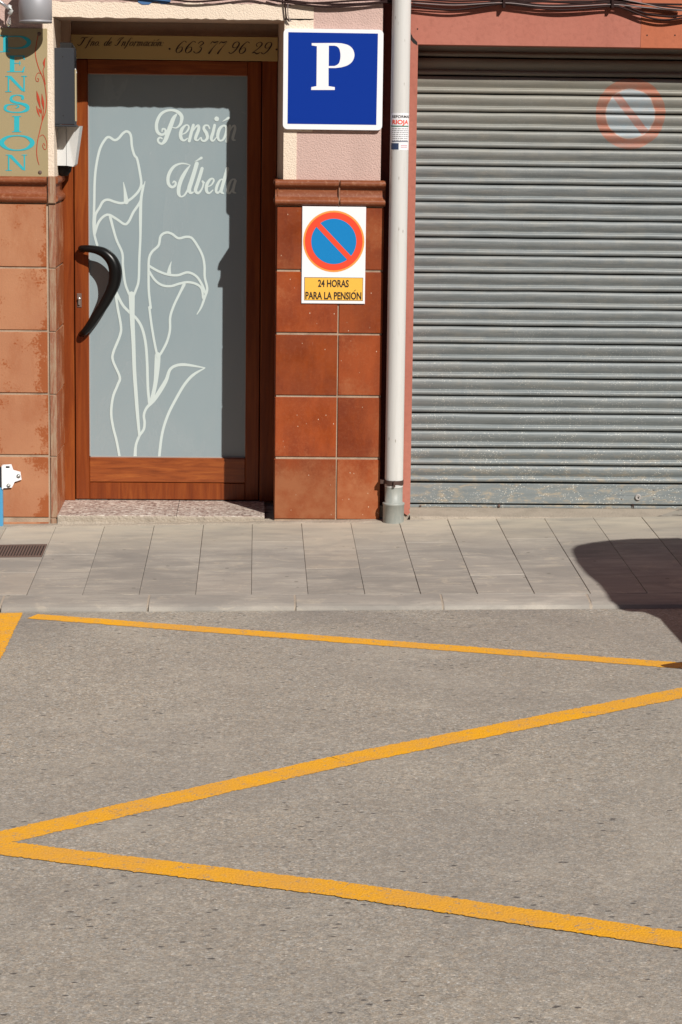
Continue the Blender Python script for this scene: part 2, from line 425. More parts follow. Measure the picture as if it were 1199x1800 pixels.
MAT['asphalt'] = asphalt()
def yellow():
    k = M('yellow_road_paint', (.75, .38, .05), .6, spec=.2)
    n = k.noise(230, 3, .7); b = k.noise((4, 4, 1), 4, .6); m_ = k.noise(26, 5, .7)
    c = k.mix(k.ramp(b, [(.35, 0.), (.65, 1.)]), (.84, .415, .010), (.72, .37, .055))
    c = k.mix(k.ramp(n, [(.30, .55), (.48, 0.)]), c, (.46, .25, .05))
    c = k.mix(k.ramp(m_, [(.52, 0.), (.72, .40)]), c, (.55, .36, .14))
    x = k.n('ShaderNodeSeparateColor'); k.l(k.voro(150, 'Color'), x.inputs[0])
    wear = k.math('MULTIPLY', k.ramp(x.outputs[0], [(.80, 0.), (.84, 1.)]), k.ramp(m_, [(.50, 0.), (.60, 1.)]))
    c = k.mix(k.math('MULTIPLY', wear, .75), c, (.27, .245, .215))
    k.color(c); k.bump(k.math('ADD', n, k.math('MULTIPLY', k.voro(130), -.8)), .003, .7); return k.mat
MAT['yellow'] = yellow()
def slab(name, base, k2=1.0, gap=False):
    k = M(name, base, .85, spec=.25)
    oi = k.rnd()
    off = k.n('ShaderNodeVectorMath', operation='ADD'); cb = k.n('ShaderNodeCombineXYZ')
    k.l(k.math('MULTIPLY', oi, 53.), cb.inputs[0]); k.l(k.math('MULTIPLY', oi, 17.), cb.inputs[1])
    k.l(k.pos, off.inputs[0]); k.l(cb.outputs[0], off.inputs[1]); v = off.outputs[0]
    st = k.noise((3, 16, 3), 5, .62, v, .6); fi = k.noise((160, 260, 160), 3, .7, v); bl = k.noise(2.4, 4, .6)
    a = tuple(x*1.16 for x in base); d = (base[0]*.70, base[1]*.72, base[2]*.76)
    c = k.mix(k.ramp(st, [(.30, 0.), (.68, 1.)]), a, d)
    c = k.mix(k.ramp(bl, [(.38, 0.), (.60, .75)]), c, (base[0]*.74, base[1]*.745, base[2]*.77))
    sw = k.noise((6, 9, 6), 5, .7, v, 1.5); c = k.mix(k.ramp(sw, [(.56, 0.), (.66, .45)]), c, (base[0]*1.32, base[1]*1.26, base[2]*1.15))
    tan = k.ramp(oi, [(.80, 0.), (.97, .55)]); c = k.mix(tan, c, (base[0]*1.0, base[1]*.86, base[2]*.72))
    c = k.mix(k.ramp(fi, [(.3, .35), (.48, 0.)]), c, tuple(x*.55 for x in base))
    pit = k.voro((15, 62, 15), vec=v); c = k.mix(k.math('MULTIPLY', k.ramp(k.math('ADD', pit, k.math('MULTIPLY', k.noise(90, 3), .12)), [(.13, 1.), (.18, 0.)]), k.ramp(k.noise(6, 2, .5, v), [(.5, 0.), (.6, .6)])), c, tuple(x*.3 for x in base))
    stn = k.noise((1.6, 3.2, 1), 5, .68, dist=1.2); c = k.mix(k.ramp(stn, [(.47, 0.), (.60, .55)]), c, (base[0]*.60, base[1]*.615, base[2]*.65))
    gum = k.voro((7, 7, 7)); c = k.mix(k.ramp(gum, [(.055, .75), (.075, 0.)]), c, tuple(x*.42 for x in base))
    # pale dust near the foot of the wall
    y = k.sep()[1]; du = k.math('MULTIPLY', k.math('DIVIDE', k.math('ADD', y, .75), .65, True), k.ramp(k.noise((3, 8, 3), 4), [(.32, .35), (.60, .95)]))
    c = k.mix(du, c, (base[0]*1.30, base[1]*1.25, base[2]*1.15))
    hs = k.n('ShaderNodeHueSaturation'); k.l(k.math('ADD', k.math('MULTIPLY', oi, .20), .90), hs.inputs['Value']); k.l(c, hs.inputs['Color'])
    k.color(hs.outputs[0]); k.bump(k.math('ADD', st, k.math('MULTIPLY', fi, .4)), .002, .6); return k.mat
MAT['slab'] = slab('sandstone_slab', (.39, .358, .308)); MAT['kerb'] = slab('kerb_stone', (.40, .368, .318))
MAT['mortar'] = plaster('mortar_bed', (.42, .36, .29), (.34, .29, .235), 120, .004, .6)
def jointm():
    k = M('paving_joint', (.3, .26, .22), .95, spec=.1); n = k.noise(7, 4, .65); f = k.noise(90, 3)
    k.color(k.mix(k.ramp(n, [(.36, 0.), (.50, 1.)]), (.07, .055, .045), (.33, .30, .255))); k.bump(f, .003, .8); return k.mat
MAT['joint'] = jointm()
def terrazzo():
    k = M('terrazzo_step', (.4, .34, .3), .55)
    v = k.voro((75, 75, 75), 'Color'); s_ = k.n('ShaderNodeSeparateColor'); k.l(v, s_.inputs[0])
    c = k.ramp(s_.outputs[0], [(.0, (.12, .07, .06)), (.22, (.36, .27, .23)), (.7, (.50, .41, .35)), (1., (.72, .66, .58))])
    c = k.mix(k.ramp(k.noise(25, 4), [(.5, 0.), (.75, .5)]), c, (.42, .37, .31)); k.color(c); k.bump(k.noise(150, 3), .001, .5); return k.mat
MAT['terrazzo'] = terrazzo()
def pipe_w():
    k = M('white_pvc', (.66, .65, .62), .45)
    s_ = k.noise((40, 40, 5), 5, .7); c = k.mix(k.ramp(s_, [(.58, 0.), (.75, .35)]), (.60, .59, .565), (.42, .38, .32))
    sc = k.voro((40, 40, 11)); c = k.mix(k.math('MULTIPLY', k.ramp(sc, [(.07, .9), (.13, 0.)]), k.ramp(k.noise((20, 20, 6), 3), [(.45, 0.), (.55, 1.)])), c, (.25, .22, .18)); du = k.noise((70, 70, 2.5), 5, .75); c = k.mix(k.ramp(du, [(.50, 0.), (.72, .4)]), c, (.42, .40, .36)); k.color(c); return k.mat
MAT['pvc'] = pipe_w()
def grey_pvc():
    k = M('grey_pvc_socket', (.33, .35, .32), .5); n = k.noise((30, 30, 10), 5, .7)
    k.color(k.mix(k.ramp(n, [(.4, 0.), (.7, .8)]), (.27, .29, .27), (.38, .38, .34))); return k.mat
MAT['pvc_grey'] = grey_pvc()
def plate_gold():
    k = M('olive_gold_plate', (.37, .29, .17), .42, spec=.5); n = k.noise(1.6, 3)
    k.color(k.mix(n, (.32, .25, .132), (.37, .30, .17))); f = k.noise((60, 60, 60), 3); k.bump(f, .0003, .3); return k.mat
MAT['gold'] = plate_gold()
MAT['gold_board'] = M('brightened_gold_board', (.50, .36, .15), .45, 0, .3).mat  # same gold as the tall plate, brightened to offset the doorway shade
MAT['cyan'] = M('turquoise_lettering', (.035, .40, .46), .4, 0, .3).mat
MAT['redink'] = M('dark_red_lettering', (.42, .045, .015), .5).mat
MAT['brownink'] = M('brown_lettering', (.035, .015, .008), .5).mat
MAT['sign_white'] = M('sign_white', (.82, .82, .84), .35).mat
MAT['sign_blue'] = M('sign_blue', (.0035, .032, .27), .4, 0, .15).mat
MAT['np_red'] = M('sign_red', (.80, .075, .035), .4, 0, .2).mat
MAT['np_orange'] = M('sign_orange_edge', (.90, .32, .07), .35).mat
MAT['np_blue'] = M('sign_mid_blue', (.010, .205, .50), .4, 0, .2).mat
MAT['np_yellow'] = M('sign_yellow', (.86, .47, .07), .35).mat
MAT['ink'] = M('black_print', (.03, .018, .012), .5).mat
def lampm():
    k = M('grey_painted_metal', (.30, .30, .31), .55, .25, .3); k.color(k.mix(k.noise(8, 3), (.30, .30, .32), (.36, .36, .375))); return k.mat
MAT['lamp'] = lampm()
MAT['anthracite'] = M('anthracite_metal', (.034, .037, .043), .5, 0, .3).mat
MAT['device_white'] = M('white_plastic_case', (.60, .61, .60), .4).mat
MAT['device_grey'] = M('grey_plastic_edge', (.35, .33, .31), .5).mat
MAT['beige'] = M('beige_strip', (.42, .34, .20), .6).mat
MAT['cable'] = M('painted_dark_cable', (.022, .007, .006), .6, 0, .2).mat
MAT['cable_pale'] = M('pale_grey_cable', (.19, .15, .145), .5).mat
def rustm():
    k = M('rusty_iron', (.1, .06, .05), .8, .2); n = k.noise(40, 5, .7); k.color(k.mix(n, (.10, .065, .055), (.19, .125, .10))); k.bump(n, .002, .5); return k.mat
MAT['iron'] = rustm()
MAT['clamp'] = M('corroded_clamp', (.085, .05, .04), .6, .4).mat
def bluep():
    k = M('blue_gate_paint', (.06, .28, .52), .4); n = k.noise(30, 4, .7); k.color(k.mix(k.ramp(n, [(.55, 0.), (.75, .5)]), (.07, .30, .52), (.03, .14, .26))); return k.mat
MAT['blue'] = bluep()
MAT['chrome'] = M('polished_bracket', (.62, .62, .66), .18, .8).mat
def crystal():
    k = M('clear_plastic_drop', (.9, .9, .9), .08); k.b.inputs['Transmission Weight'].default_value = .85; k.b.inputs['IOR'].default_value = 1.45; return k.mat
MAT['crystal'] = crystal()
MAT['tileblue'] = M('blue_painted_tile', (.06, .15, .32), .4).mat
MAT['carpaint'] = M('grey_car_paint', (.10, .11, .12), .25, .6).mat
MAT['carglass'] = M('car_window_glass', (.015, .018, .02), .05).mat
MAT['rubber'] = M('tyre_rubber', (.02, .02, .02), .8).mat
MAT['carred'] = M('tail_light_red', (.4, .01, .01), .2).mat

# ================================================================== SETTING
def structure(o): o['kind'] = 'structure'; return o
# road sheet
mb = MB()
KB = lambda X: -1.607 - .050*X            # back edge of the kerb stones
KF = lambda X: -1.792 - .040*X  #              # kerb foot line
xs = [-40, -6, -3, -1.5, 0, 1.5, 3, 6, 40]
for a, b in zip(xs, xs[1:]):
    mb.add([(a, KB(a)+.02, ROADZ+PA*a), (b, KB(b)+.02, ROADZ+PA*b), (b, -30, ROADZ+PA*b), (a, -30, ROADZ+PA*a)], [(0, 3, 2, 1)])
road = structure(mb.build('road', MAT['asphalt']))
# wide ground under everything
mb = MB(); mb.add([(-200, -200, -1.2), (200, -200, -1.2), (200, 200, -1.2), (-200, 200, -1.2)], [(0, 1, 2, 3)])
structure(mb.build('ground', MAT['mortar']))

# pavement bed + slabs + kerb stones
mb = MB()
X0, X1 = -8.0, 8.0
def sheet(mb, x0, x1, yf, yb, dz):
    n = 8
    for i in range(n):
        a = x0+(x1-x0)*i/n; b = x0+(x1-x0)*(i+1)/n
        mb.add([(a, yf(a), pz(a, yf(a))+dz), (b, yf(b), pz(b, yf(b))+dz), (b, yb, pz(b, yb)+dz), (a, yb, pz(a, yb)+dz)], [(0, 1, 2, 3)])
sheet(mb, X0, X1, KB, .45, -.007)
pav = structure(mb.build('pavement', MAT['joint']))
def slab_piece(x0, x1, y0, y1, h=.0, name='paving_slab'):
    """top face with a small chamfer, following the slope; y0 front, y1 back"""
    g = random.uniform(.0005, .0016); b = .0015; x0 += g; x1 -= g; y0 += g; y1 -= g
    vs = []; tw = [random.uniform(-.0012, .0012) for _ in range(4)]
    for (ins, dz) in ((b, 0), (0, -b), (0, -.03)):
        for q, (x, y) in enumerate(((x0+ins, y0+ins), (x1-ins, y0+ins), (x1-ins, y1-ins), (x0+ins, y1-ins))):
            vs.append((x, y, pz(x, y)+dz+h+(tw[q] if dz > -.02 else 0)))
    fs = [(0, 1, 2, 3)]
    for o in (0, 4):
        for i in range(4):
            j = (i+1) % 4; fs.append((o+i, o+4+i, o+4+j, o+j))
    mb = MB(); cx, cy = (x0+x1)/2, (y0+y1)/2
    mb.add(vs, fs)
    return mb.build(name, MAT['slab'], pav, (cx, cy, pz(cx, cy)))
cuts = {-6: [.50], -5: [.30, .62], -4: [.55], -3: [.8], -2: [.36], -1: [.30], 0: [.72], 1: [.33, .80], 2: [.22], 3: [.28, .66], 4: [.47, .22], 5: [.70], 6: [.44], 7: [.20, .62], 8: [.50, .24], 9: [.3], 10: [.6]}
PIT = .2445
for i in range(-10, 17):
    xa = -.0145+PIT*i + .0012*(i % 3); xb = -.0145+PIT*(i+1) + .0012*((i+1) % 3)
    yk = KB((xa+xb)/2)+.0005; yb = -.055 if xa < .70 else -.004
    cs = sorted([yk]+[yk+(yb-yk)*c for c in cuts.get(i, [random.uniform(.2, .7)])]+[yb])
    for a, b in zip(cs, cs[1:]): slab_piece(xa, xb, a, b, random.uniform(-.0008, .0008))
# kerb stones: gently sloped dropped kerb
for i in range(-6, 9):
    xa = -1.085+.6300*i + .004; xb = xa+.6300-.010
    mb = MB(); N = 6; prof = [(0.0, .000), (.085, -.006), (.125, -.012), (.150, -.020), (.163, -.034), (.168, -.09)]
    vs = []; fs = []
    for j in range(N+1):
        x = xa+(xb-xa)*j/N; yb = KB(x)-.003
        for (d, dz) in prof:
            y = yb-d*(1+(yb-.003-KF(x)-.168)/.168); vs.append((x, y, pz(x, yb)+dz + random.uniform(-.0006, .0006)))
    n = len(prof)
    for j in range(N):
        for q in range(n-1): fs.append((j*n+q, j*n+q+1, (j+1)*n+q+1, (j+1)*n+q))
    fs.append(tuple(range(n-1, -1, -1))); fs.append(tuple(N*n+q for q in range(n)))
    mb.add(vs, fs); mb.build('kerb_stone', MAT['kerb'], pav, (xa, KB(xa), 0))
    # mortar joint beside the stone
mb = MB()
for i in range(-6, 10):
    xm = -1.085+.63*i - .001; yb = KB(xm)-.003
    vs = []
    for x in (xm-.0075, xm+.0075):
        for (d, dz) in [(0.0, -.0015), (.085, -.0078), (.125, -.014), (.150, -.022), (.160, -.036), (.165, -.09)]: vs.append((x, yb-d, pz(x, yb)+dz))
    mb.add(vs, [(q, q+1, 7+q, 6+q) for q in range(5)])
mb.build('kerb_joint', MAT['mortar'], pav)
# mortar fillet along the foot of the wall (irregular)
mb = MB(); vs = []; fs = []; n = 90
for j in range(n+1):
    x = -2.5+3.22*j/n; y = -.062+random.uniform(-.008, .008)
    vs += [(x, y, pz(x, y)-.002), (x, y+.015, pz(x, y)+.003+random.uniform(0, .003)), (x, .05, pz(x, 0)+.006)]
for j in range(n): fs += [(3*j, 3*j+3, 3*j+4, 3*j+1), (3*j+1, 3*j+4, 3*j+5, 3*j+2)]
mb.add(vs, fs); mb.build('mortar_fillet', MAT['mortar'], pav)

# yellow markings on the asphalt (4 mm above)
def stripe(pts, w, label=None, name='yellow_line', z=.0014):
    """pts polyline (x,y); ragged edges"""
    mb = MB(); vs = []; fs = []; out = []
    for i in range(len(pts)-1):
        a, b = Vector(pts[i]), Vector(pts[i+1]); L = (b-a).length; n = max(2, int(L/.007)); t = (b-a)/L; nn = Vector((-t.y, t.x))
        lf = [random.gauss(0, .0015) for _ in range(int(L/.05)+3)]; lg = [random.gauss(0, .0015) for _ in range(int(L/.05)+3)]
        def lw(q, d): i_ = int(d/.05); u = d/.05-i_; return q[i_]*(1-u)+q[i_+1]*u
        for j in range(n+1):
            p = a+t*L*j/n; e1 = random.gauss(0, .0022); e2 = random.gauss(0, .0022)
            for q in (p+nn*(w/2+e1+lw(lf, L*j/n)), p-nn*(w/2+e2+lw(lg, L*j/n))): vs.append((q.x, q.y, ROADZ+PA*q.x+z+.0003*i))
        base = len(vs)-2*(n+1)
        for j in range(n): fs.append((base+2*j, base+2*j+1, base+2*j+3, base+2*j+2))
    mb.add(vs, fs); o = mb.build(name, MAT['yellow'], road); return o
def ctr(p, q): a = rp(*p); b = rp(*q); return ((a[0]+b[0])/2, (a[1]+b[1])/2)
A1 = ctr((57, 1079), (57, 1088.5)); A2 = ctr((1166, 1163), (1166, 1173))
d = Vector(A2)-Vector(A1); A3 = Vector(A2)+d.normalized()*1.6
stripe([A1, tuple(A3)], .098, z=.0014)
B1 = ctr((600, 1325), (600, 1350)); B2 = ctr((1199, 1208), (1199, 1229)); C1 = ctr((600, 1550), (600, 1580)); C2 = ctr((1199, 1641), (1199, 1668))
sb = (B2[1]-B1[1])/(B2[0]-B1[0]); sc = (C2[1]-C1[1])/(C2[0]-C1[0])
AP = rp(-52, 1485)[:2]; B0 = rp(200, 1428)[:2]; C0 = rp(200, 1516)[:2]   # the hand-laid lines bend slightly towards the point
WL = .118
BE = (B2[0]+1.0, B2[1]+sb*1.0); CE = (C2[0]+1.2, C2[1]+sc*1.2)
stripe([AP, B0, B1, BE], WL, z=.0012); stripe([AP, C0, C1, CE], WL, z=.0026)
xe = rp(38, 1082)[0]
stripe([(xe-.075, KF(xe)+.004), (xe-.075, -5.3)], .15)

# ================================================================== GUESTHOUSE BUILDING
gh = thing('guesthouse_building', 'pink and cream stuccoed guesthouse front with terracotta tiled base around a wooden door', 'building', (-.45, 0, 0))
PY = .012                       # plaster face
TOPZ = 13
XL, XR = -30.0, .604
JL, JR = -.990, .127            # door opening at the plaster face
LZ = 2.462                      # lintel underside
DY = .46                        # door frame face
def ragged_wall(name, mat, x0, x1, z0, z1, y0, y1):
    mb = MB(); mb.box(x0, x1, y0, y1, z0, z1); return mb.build(name, mat, gh)
CT = wp(300, 5, 0)[1]           # top of the cream band over the door
CB = .191; CB2 = .268
# left pier (behind the plate), lintel, right pier
mb = MB()
mb.box(XL, -1.33, PY, .5, -.3, TOPZ)
mb.box(-1.33, JL-.05, PY, .5, 1.62, CT); mb.box(-1.33, XR, PY, .5, CT, TOPZ)
mb.box(CB2, XR, PY, .5, 1.93, CT); mb.box(CB, XR, PY, .5, 1.6, 1.93)
mb.box(XL, -1.33, PY, .5, -.3, 0)
w1 = mb.build('wall', MAT['mauve'], gh)
mb = MB()
# cream surround, ragged lower edge of the lintel and splayed right jamb
mb.box(JL-.05, JL, PY-.003, .5, 1.62, LZ)
zz = []; n = 60
vs = []; fs = []
for j in range(n+1):
    x = JL-.05+(CB2-JL+.05)*j/n; e = random.uniform(-.003, .003) if j % 2 else random.uniform(-.002, .004)
    zb = LZ+e+.002
    vs += [(x, PY-.003, CT+random.uniform(-.004, .004)), (x, PY-.003, zb), (x, PY+.02, LZ+.002)]
for j in range(n): fs += [(3*j, 3*j+1, 3*j+4, 3*j+3), (3*j+1, 3*j+2, 3*j+5, 3*j+4)]
mb.add(vs, fs)
mb.box(JR, CB2, PY-.003, .06, 1.93, LZ+.01); mb.box(JR, CB, PY-.003, .06, 1.6, 1.93)
mb.build('door_surround', MAT['cream'], gh)
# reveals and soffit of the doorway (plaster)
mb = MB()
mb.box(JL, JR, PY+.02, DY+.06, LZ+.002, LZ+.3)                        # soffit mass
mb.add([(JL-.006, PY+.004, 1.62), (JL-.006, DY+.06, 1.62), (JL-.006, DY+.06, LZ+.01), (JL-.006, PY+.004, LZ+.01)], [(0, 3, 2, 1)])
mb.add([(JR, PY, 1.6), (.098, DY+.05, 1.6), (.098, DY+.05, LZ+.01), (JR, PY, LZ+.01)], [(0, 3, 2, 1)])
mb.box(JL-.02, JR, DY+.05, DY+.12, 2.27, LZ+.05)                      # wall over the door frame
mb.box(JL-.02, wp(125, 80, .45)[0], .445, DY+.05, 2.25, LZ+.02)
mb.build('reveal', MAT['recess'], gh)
# tiled base core (grout body)
GY = .0065
mb = MB()
mb.box(XL, -1.02, GY, .5, -.3, 1.62)
mb.box(-1.02, -.9905, .004, .5, -.3, 1.62)
mb.box(.1005, .6205, GY, .55, -.3, 1.62)
mb.build('grout', MAT['grout'], gh)
rowz = [1.5655, 1.2560, .9450, .6340, .3240, .0100]
TG = .0120
tmesh = {}
def tile(x0, x1, z0, z1, mat, y0=0.0, side=None, xside=0):
    """front tile (or, with side=(ya,yb), a tile on a jamb face at x=xside)"""
    mb = MB()
    a = random.uniform(-.0012, .0012); b = random.uniform(-.0012, .0012)
    if side is None:
        mb.bbox(x0+a, x1+b, y0+random.uniform(-.0008, .0008), y0+.0064, z0+random.uniform(-.001, .001), z1+random.uniform(-.001, .001), .0022)
        return mb.build('tile', mat, gh, ((x0+x1)/2, y0, (z0+z1)/2))
    ya, yb = side; s_ = 1 if xside < 0 else -1
    mb.box(min(xside, xside+.006*s_), max(xside, xside+.006*s_), ya, yb, z0, z1)
    return mb.build('tile', mat, gh, (xside, (ya+yb)/2, (z0+z1)/2))
for r in range(5):
    z1, z0 = rowz[r]-TG/2, rowz[r+1]+TG/2
    if r == 0: z1 = 1.566
    for c in range(4): tile(-1.3335-.31*c+TG/2, -1.0235-.31*c-TG/2, z0, z1, MAT['tile_salmon'])
    tile(.0975, .4005, z0, z1, MAT['tile_rust']); tile(.4080, .6230, z0, z1, MAT['tile_rust'])
    tile(0, 0, z0, z1, MAT['tile_salmon'], side=(.012, .215), xside=-.9905); tile(0, 0, z0, z1, MAT['tile_salmon'], side=(.222, .455), xside=-.9905)
    tile(0, 0, z0, z1, MAT['tile_rust'], side=(.012, .215), xside=.1005); tile(0, 0, z0, z1, MAT['tile_rust'], side=(.222, .455), xside=.1005)
for c in range(4): tile(-1.3335-.31*c+TG/2, -1.0235-.31*c-TG/2, -.06, -.011, MAT['tile_salmon'])
# ragged mortar under the right pillar tiles
mb = MB(); vs = []; fs = []; n = 40
for j in range(n+1):
    x = .096+.529*j/n; z = pz(x, 0)-.01
    vs += [(x, -.002+random.uniform(-.002, .002), .012), (x, -.004+random.uniform(-.003, .003), .004), (x, -.012+random.uniform(-.004, .004), z)]
for j in range(n): fs += [(3*j, 3*j+1, 3*j+4, 3*j+3), (3*j+1, 3*j+2, 3*j+5, 3*j+4)]
mb.add(vs, fs); mb.build('mortar_skirt', MAT['grout'], gh)
# corner strip of the left pillar
mb = MB(); zs = [-.05, .010, .321, .631, .942, 1.253, 1.566]
for a, b in zip(zs, zs[1:]): mb.bbox(-1.0185, -.986, -.0015, .011, a+.003, b-.003, .002)
mb.build('corner_strip', MAT['corner'], gh)
# moulding pieces
mp = [(.010, 1.700), (-.008, 1.700), (-.021, 1.696), (-.027, 1.686), (-.026, 1.676), (-.019, 1.668), (-.006, 1.664), (.002, 1.660), (.001, 1.645), (.000, 1.622), (-.006, 1.612), (-.018, 1.606), (-.025, 1.598), (-.024, 1.586), (-.015, 1.578), (-.002, 1.574), (.010, 1.572)]
def moulding(x0, x1):
    mb = MB(); mb.extr_x(mp, x0, x1, True, False); mb.add([(x, y, z) for x in (x0, x1) for y, z in mp], [tuple(range(len(mp))), tuple(reversed(range(len(mp), 2*len(mp))))])
    return mb.build('moulding', MAT['mould'], gh, (x0, 0, 1.63))
moulding(.0885, .398); moulding(.407, .629)
for c in range(4): moulding(-1.3300-.31*c, -1.0260-.31*c)
# moulding returns into the doorway
def moulding_y(x, s_, y0, y1):
    mb = MB(); n = len(mp)
    vs = [(x+s_*(.003-p[0]*.62), y, p[1]) for y in (y0, y1) for p in mp]
    mb.add(vs, [(q, q+1, n+q+1, n+q) if s_ > 0 else (q, n+q, n+q+1, q+1) for q in range(n-1)], True)
    mb.add(vs, [tuple(range(n)) if s_ < 0 else tuple(reversed(range(n)))])
    return mb.build('moulding', MAT['mould'], gh, (x, y0, 1.63))
moulding_y(-.9905, 1, .006, .20); moulding_y(-.9905, 1, .207, .455); moulding_y(.1005, -1, -.004, .20); moulding_y(.1005, -1, .207, .455)
mb = MB(); mb.bbox(-1.0215, -.9835, -.014, .01, 1.570, 1.702, .004); mb.build('moulding_joint', MAT['corner'], gh)
mb = MB(); mb.box(.399, .406, -.012, .01, 1.574, 1.699); mb.build('moulding_joint', MAT['corner'], gh)
# doorstep
mb = MB(); mb.bbox(-.985, -.395, -.008, DY+.05, -.03, .0285, .004); mb.build('doorstep', MAT['terrazzo'], gh)
mb = MB(); mb.bbox(-.392, .047, -.006, DY+.05, -.03, .028, .004); mb.build('doorstep', MAT['terrazzo'], gh)
mb = MB(); vs = []; fs = []; n = 70
for j in range(n+1):
    x = -.985+1.032*j/n
    vs += [(x, -.0095, .0275+random.uniform(-.003, .001)), (x, -.011+random.uniform(-.002, .001), .018), (x, -.010, -.004+random.uniform(-.004, .003)), (x, -.03, pz(x, 0)+.001)]
for j in range(n):
    for q in range(3): fs.append((4*j+q, 4*j+q+1, 4*j+q+5, 4*j+q+4))
mb.add(vs, fs); mb.build('step_render', MAT['mortar'], gh)
mb = MB(); mb.box(.046, .12, DY+.02, DY+.08, -.05, .03); mb.build('step_back', MAT['recess'], gh)
# blue painted fragment high over the door
def blue_bits():
    mb = MB(); pts = [(240, -12), (243, 4), (250, 8), (262, 8), (268, 4), (276, 3), (284, 7), (294, 7), (300, 3), (300, -12)]
    mb.prism([wp(x, y, PY) for x, y in pts], PY-.006, PY); return mb
tq = tag(blue_bits().build('painted_plaque', MAT['tileblue']), 'blue painted plaque with ragged lower edge high above the door', 'plaque')

# ---- door
LY = .474                         # leaf face
GYY = .500                        # glass face
mb = MB()
mb.bbox(-.995, -.934, DY, DY+.07, .028, 2.40, .003); mb.bbox(.022, .098, DY, DY+.07, .028, 2.40, .003); mb.bbox(-.934, .022, DY, DY+.07, 2.282, 2.40, .003)
door = mb.build('entrance_door', MAT['wood'], gh, (-.45, DY, 0))
mb = MB(); mb.box(-.936, .024, GYY+.008, GYY+.012, .026, 2.29)
mb.v = [v for v in mb.v]; mb.build('rebate', MAT['dark'], door)
XA, XB, XC, XD = -.9295, -.8590, -.0530, .0175
def dpart(name, x0, x1, z0, z1, mat, y0=LY, y1=LY+.05, b=.003):
    mb = MB(); mb.bbox(x0, x1, y0, y1, z0, z1, b); return mb.build(name, mat, door, ((x0+x1)/2, y0, z0))
dpart('stile', XA, XB, .034, 2.278, MAT['wood']); dpart('stile', XC, XD, .034, 2.278, MAT['wood'])
dpart('top_rail', XB+.0005, XC-.0005, 2.206, 2.278, MAT['wood_h'])
dpart('bottom_rail', XB+.0005, XC-.0005, .124, .252, MAT['wood_h']); dpart('kick_panel', XB+.0005, XC-.0005, .034, .121, MAT['wood'])
mb = MB(); mb.box(XB-.002, XC+.002, GYY, GYY+.006, .25, 2.21); pane = mb.build('pane', MAT['frosted'], door)
mb = MB()
for a in ((XB, XB+.004, .252, 2.206), (XC-.004, XC, .252, 2.206), (XB, XC, .252, .257), (XB, XC, 2.202, 2.206)): mb.box(a[0], a[1], GYY-.006, GYY, a[2], a[3])
mb.build('glazing_bead', MAT['device_grey'], door)
# lilies
def c1(u, v): return (140+u/4, 180+v/4)
def c2(u, v): return (140+u/4, 500+v/4)
SC = (wp(501, 500, GYY)[0]-wp(500, 500, GYY)[0])
def art(mb, pts, f, w, y, closed=False, sub=6, k=.25):
    q = []
    for i, p in enumerate(pts):
        x, z = wp(*f(p[0], p[1]), y); ww = p[2] if len(p) > 2 else w
        q.append((x, z, ww*SC*k))
    ribbon(mb, q, y, closed, sub)
mb = MB(); VY = GYY-.001
A = lambda pts, w=17, f=c1, closed=False: art(mb, pts, f, w, VY, closed)
A([(124, 1005), (104, 930), (98, 860), (100, 800), (103, 700), (106, 560), (116, 450), (142, 330), (180, 260), (207, 244), (245, 265), (275, 252), (305, 217), (335, 204), (360, 232), (368, 310), (385, 370), (405, 400), (425, 500), (433, 575), (410, 630), (355, 683), (300, 708), (250, 700), (200, 684), (165, 697), (140, 740), (112, 790), (106, 860), (106, 905)])
A([(106, 925), (130, 850), (165, 805), (205, 790), (260, 820), (315, 856), (345, 838), (378, 772), (425, 700), (440, 640, 14), (460, 556, 6)])
A([(308, 562, 5), (318, 620, 18), (328, 700, 34)])
A([(448, 585, 16), (432, 680, 20), (428, 800, 22), (427, 950), (420, 1100), (415, 1250), (395, 1320), (368, 1385)])
A([(215, 805, 20), (245, 920), (265, 980), (300, 1060), (305, 1150), (320, 1270), (345, 1340), (368, 1385)])
A([(500, 1445), (487, 1330), (485, 1200), (488, 1100), (510, 1050), (555, 1005), (570, 940), (610, 915), (650, 925), (695, 955), (750, 945), (790, 955), (830, 1010), (865, 1080), (878, 1150), (880, 1230), (897, 1310), (880, 1370), (855, 1440, 14), (825, 1490, 6)])
A([(490, 1150), (550, 1185), (620, 1210), (690, 1215), (760, 1195), (820, 1222), (860, 1280), (884, 1340)])
A([(490, 1190), (530, 1250), (580, 1285), (640, 1292), (700, 1275), (760, 1264), (820, 1277), (858, 1310), (868, 1375)])
A([(645, 1120, 4), (632, 1165, 18), (628, 1205, 32)])
A([(735, 1280, 22), (700, 1350), (662, 1430), (637, 1510), (635, 1600), (615, 1680), (580, 1750), (553, 1790)])
A([(490, 160), (505, 280), (525, 400), (548, 510)], f=c2)
A([(366, 70, 44), (370, 240, 34), (378, 400, 28), (385, 600, 26), (395, 750, 26), (406, 900, 24), (420, 1060, 18)], f=c2)
A([(248, 20), (265, 150), (290, 290), (283, 360), (236, 480), (236, 540), (282, 650), (268, 705), (235, 790), (222, 900), (235, 1000), (260, 1100), (280, 1207)], 18, c2)
A([(255, 50), (300, 140), (350, 195), (400, 240), (440, 310), (465, 420), (475, 560), (480, 720), (490, 835)], 19, c2)
A([(549, 495, 40), (546, 560, 40), (535, 680, 30), (515, 780, 26), (490, 850, 18)], f=c2)
A([(390, 1207, 24), (396, 1130), (420, 1065), (450, 1020), (457, 970), (452, 920), (470, 870), (520, 815, 26), (570, 740, 30), (610, 670, 26), (635, 600, 20), (680, 570, 20), (750, 565, 20), (880, 586, 8)], 18, c2)
A([(880, 588, 8), (800, 635), (740, 700), (680, 800), (620, 920), (580, 1050), (560, 1207)], 19, c2)
mb.build('lily_drawing', MAT['vinyl'], door)
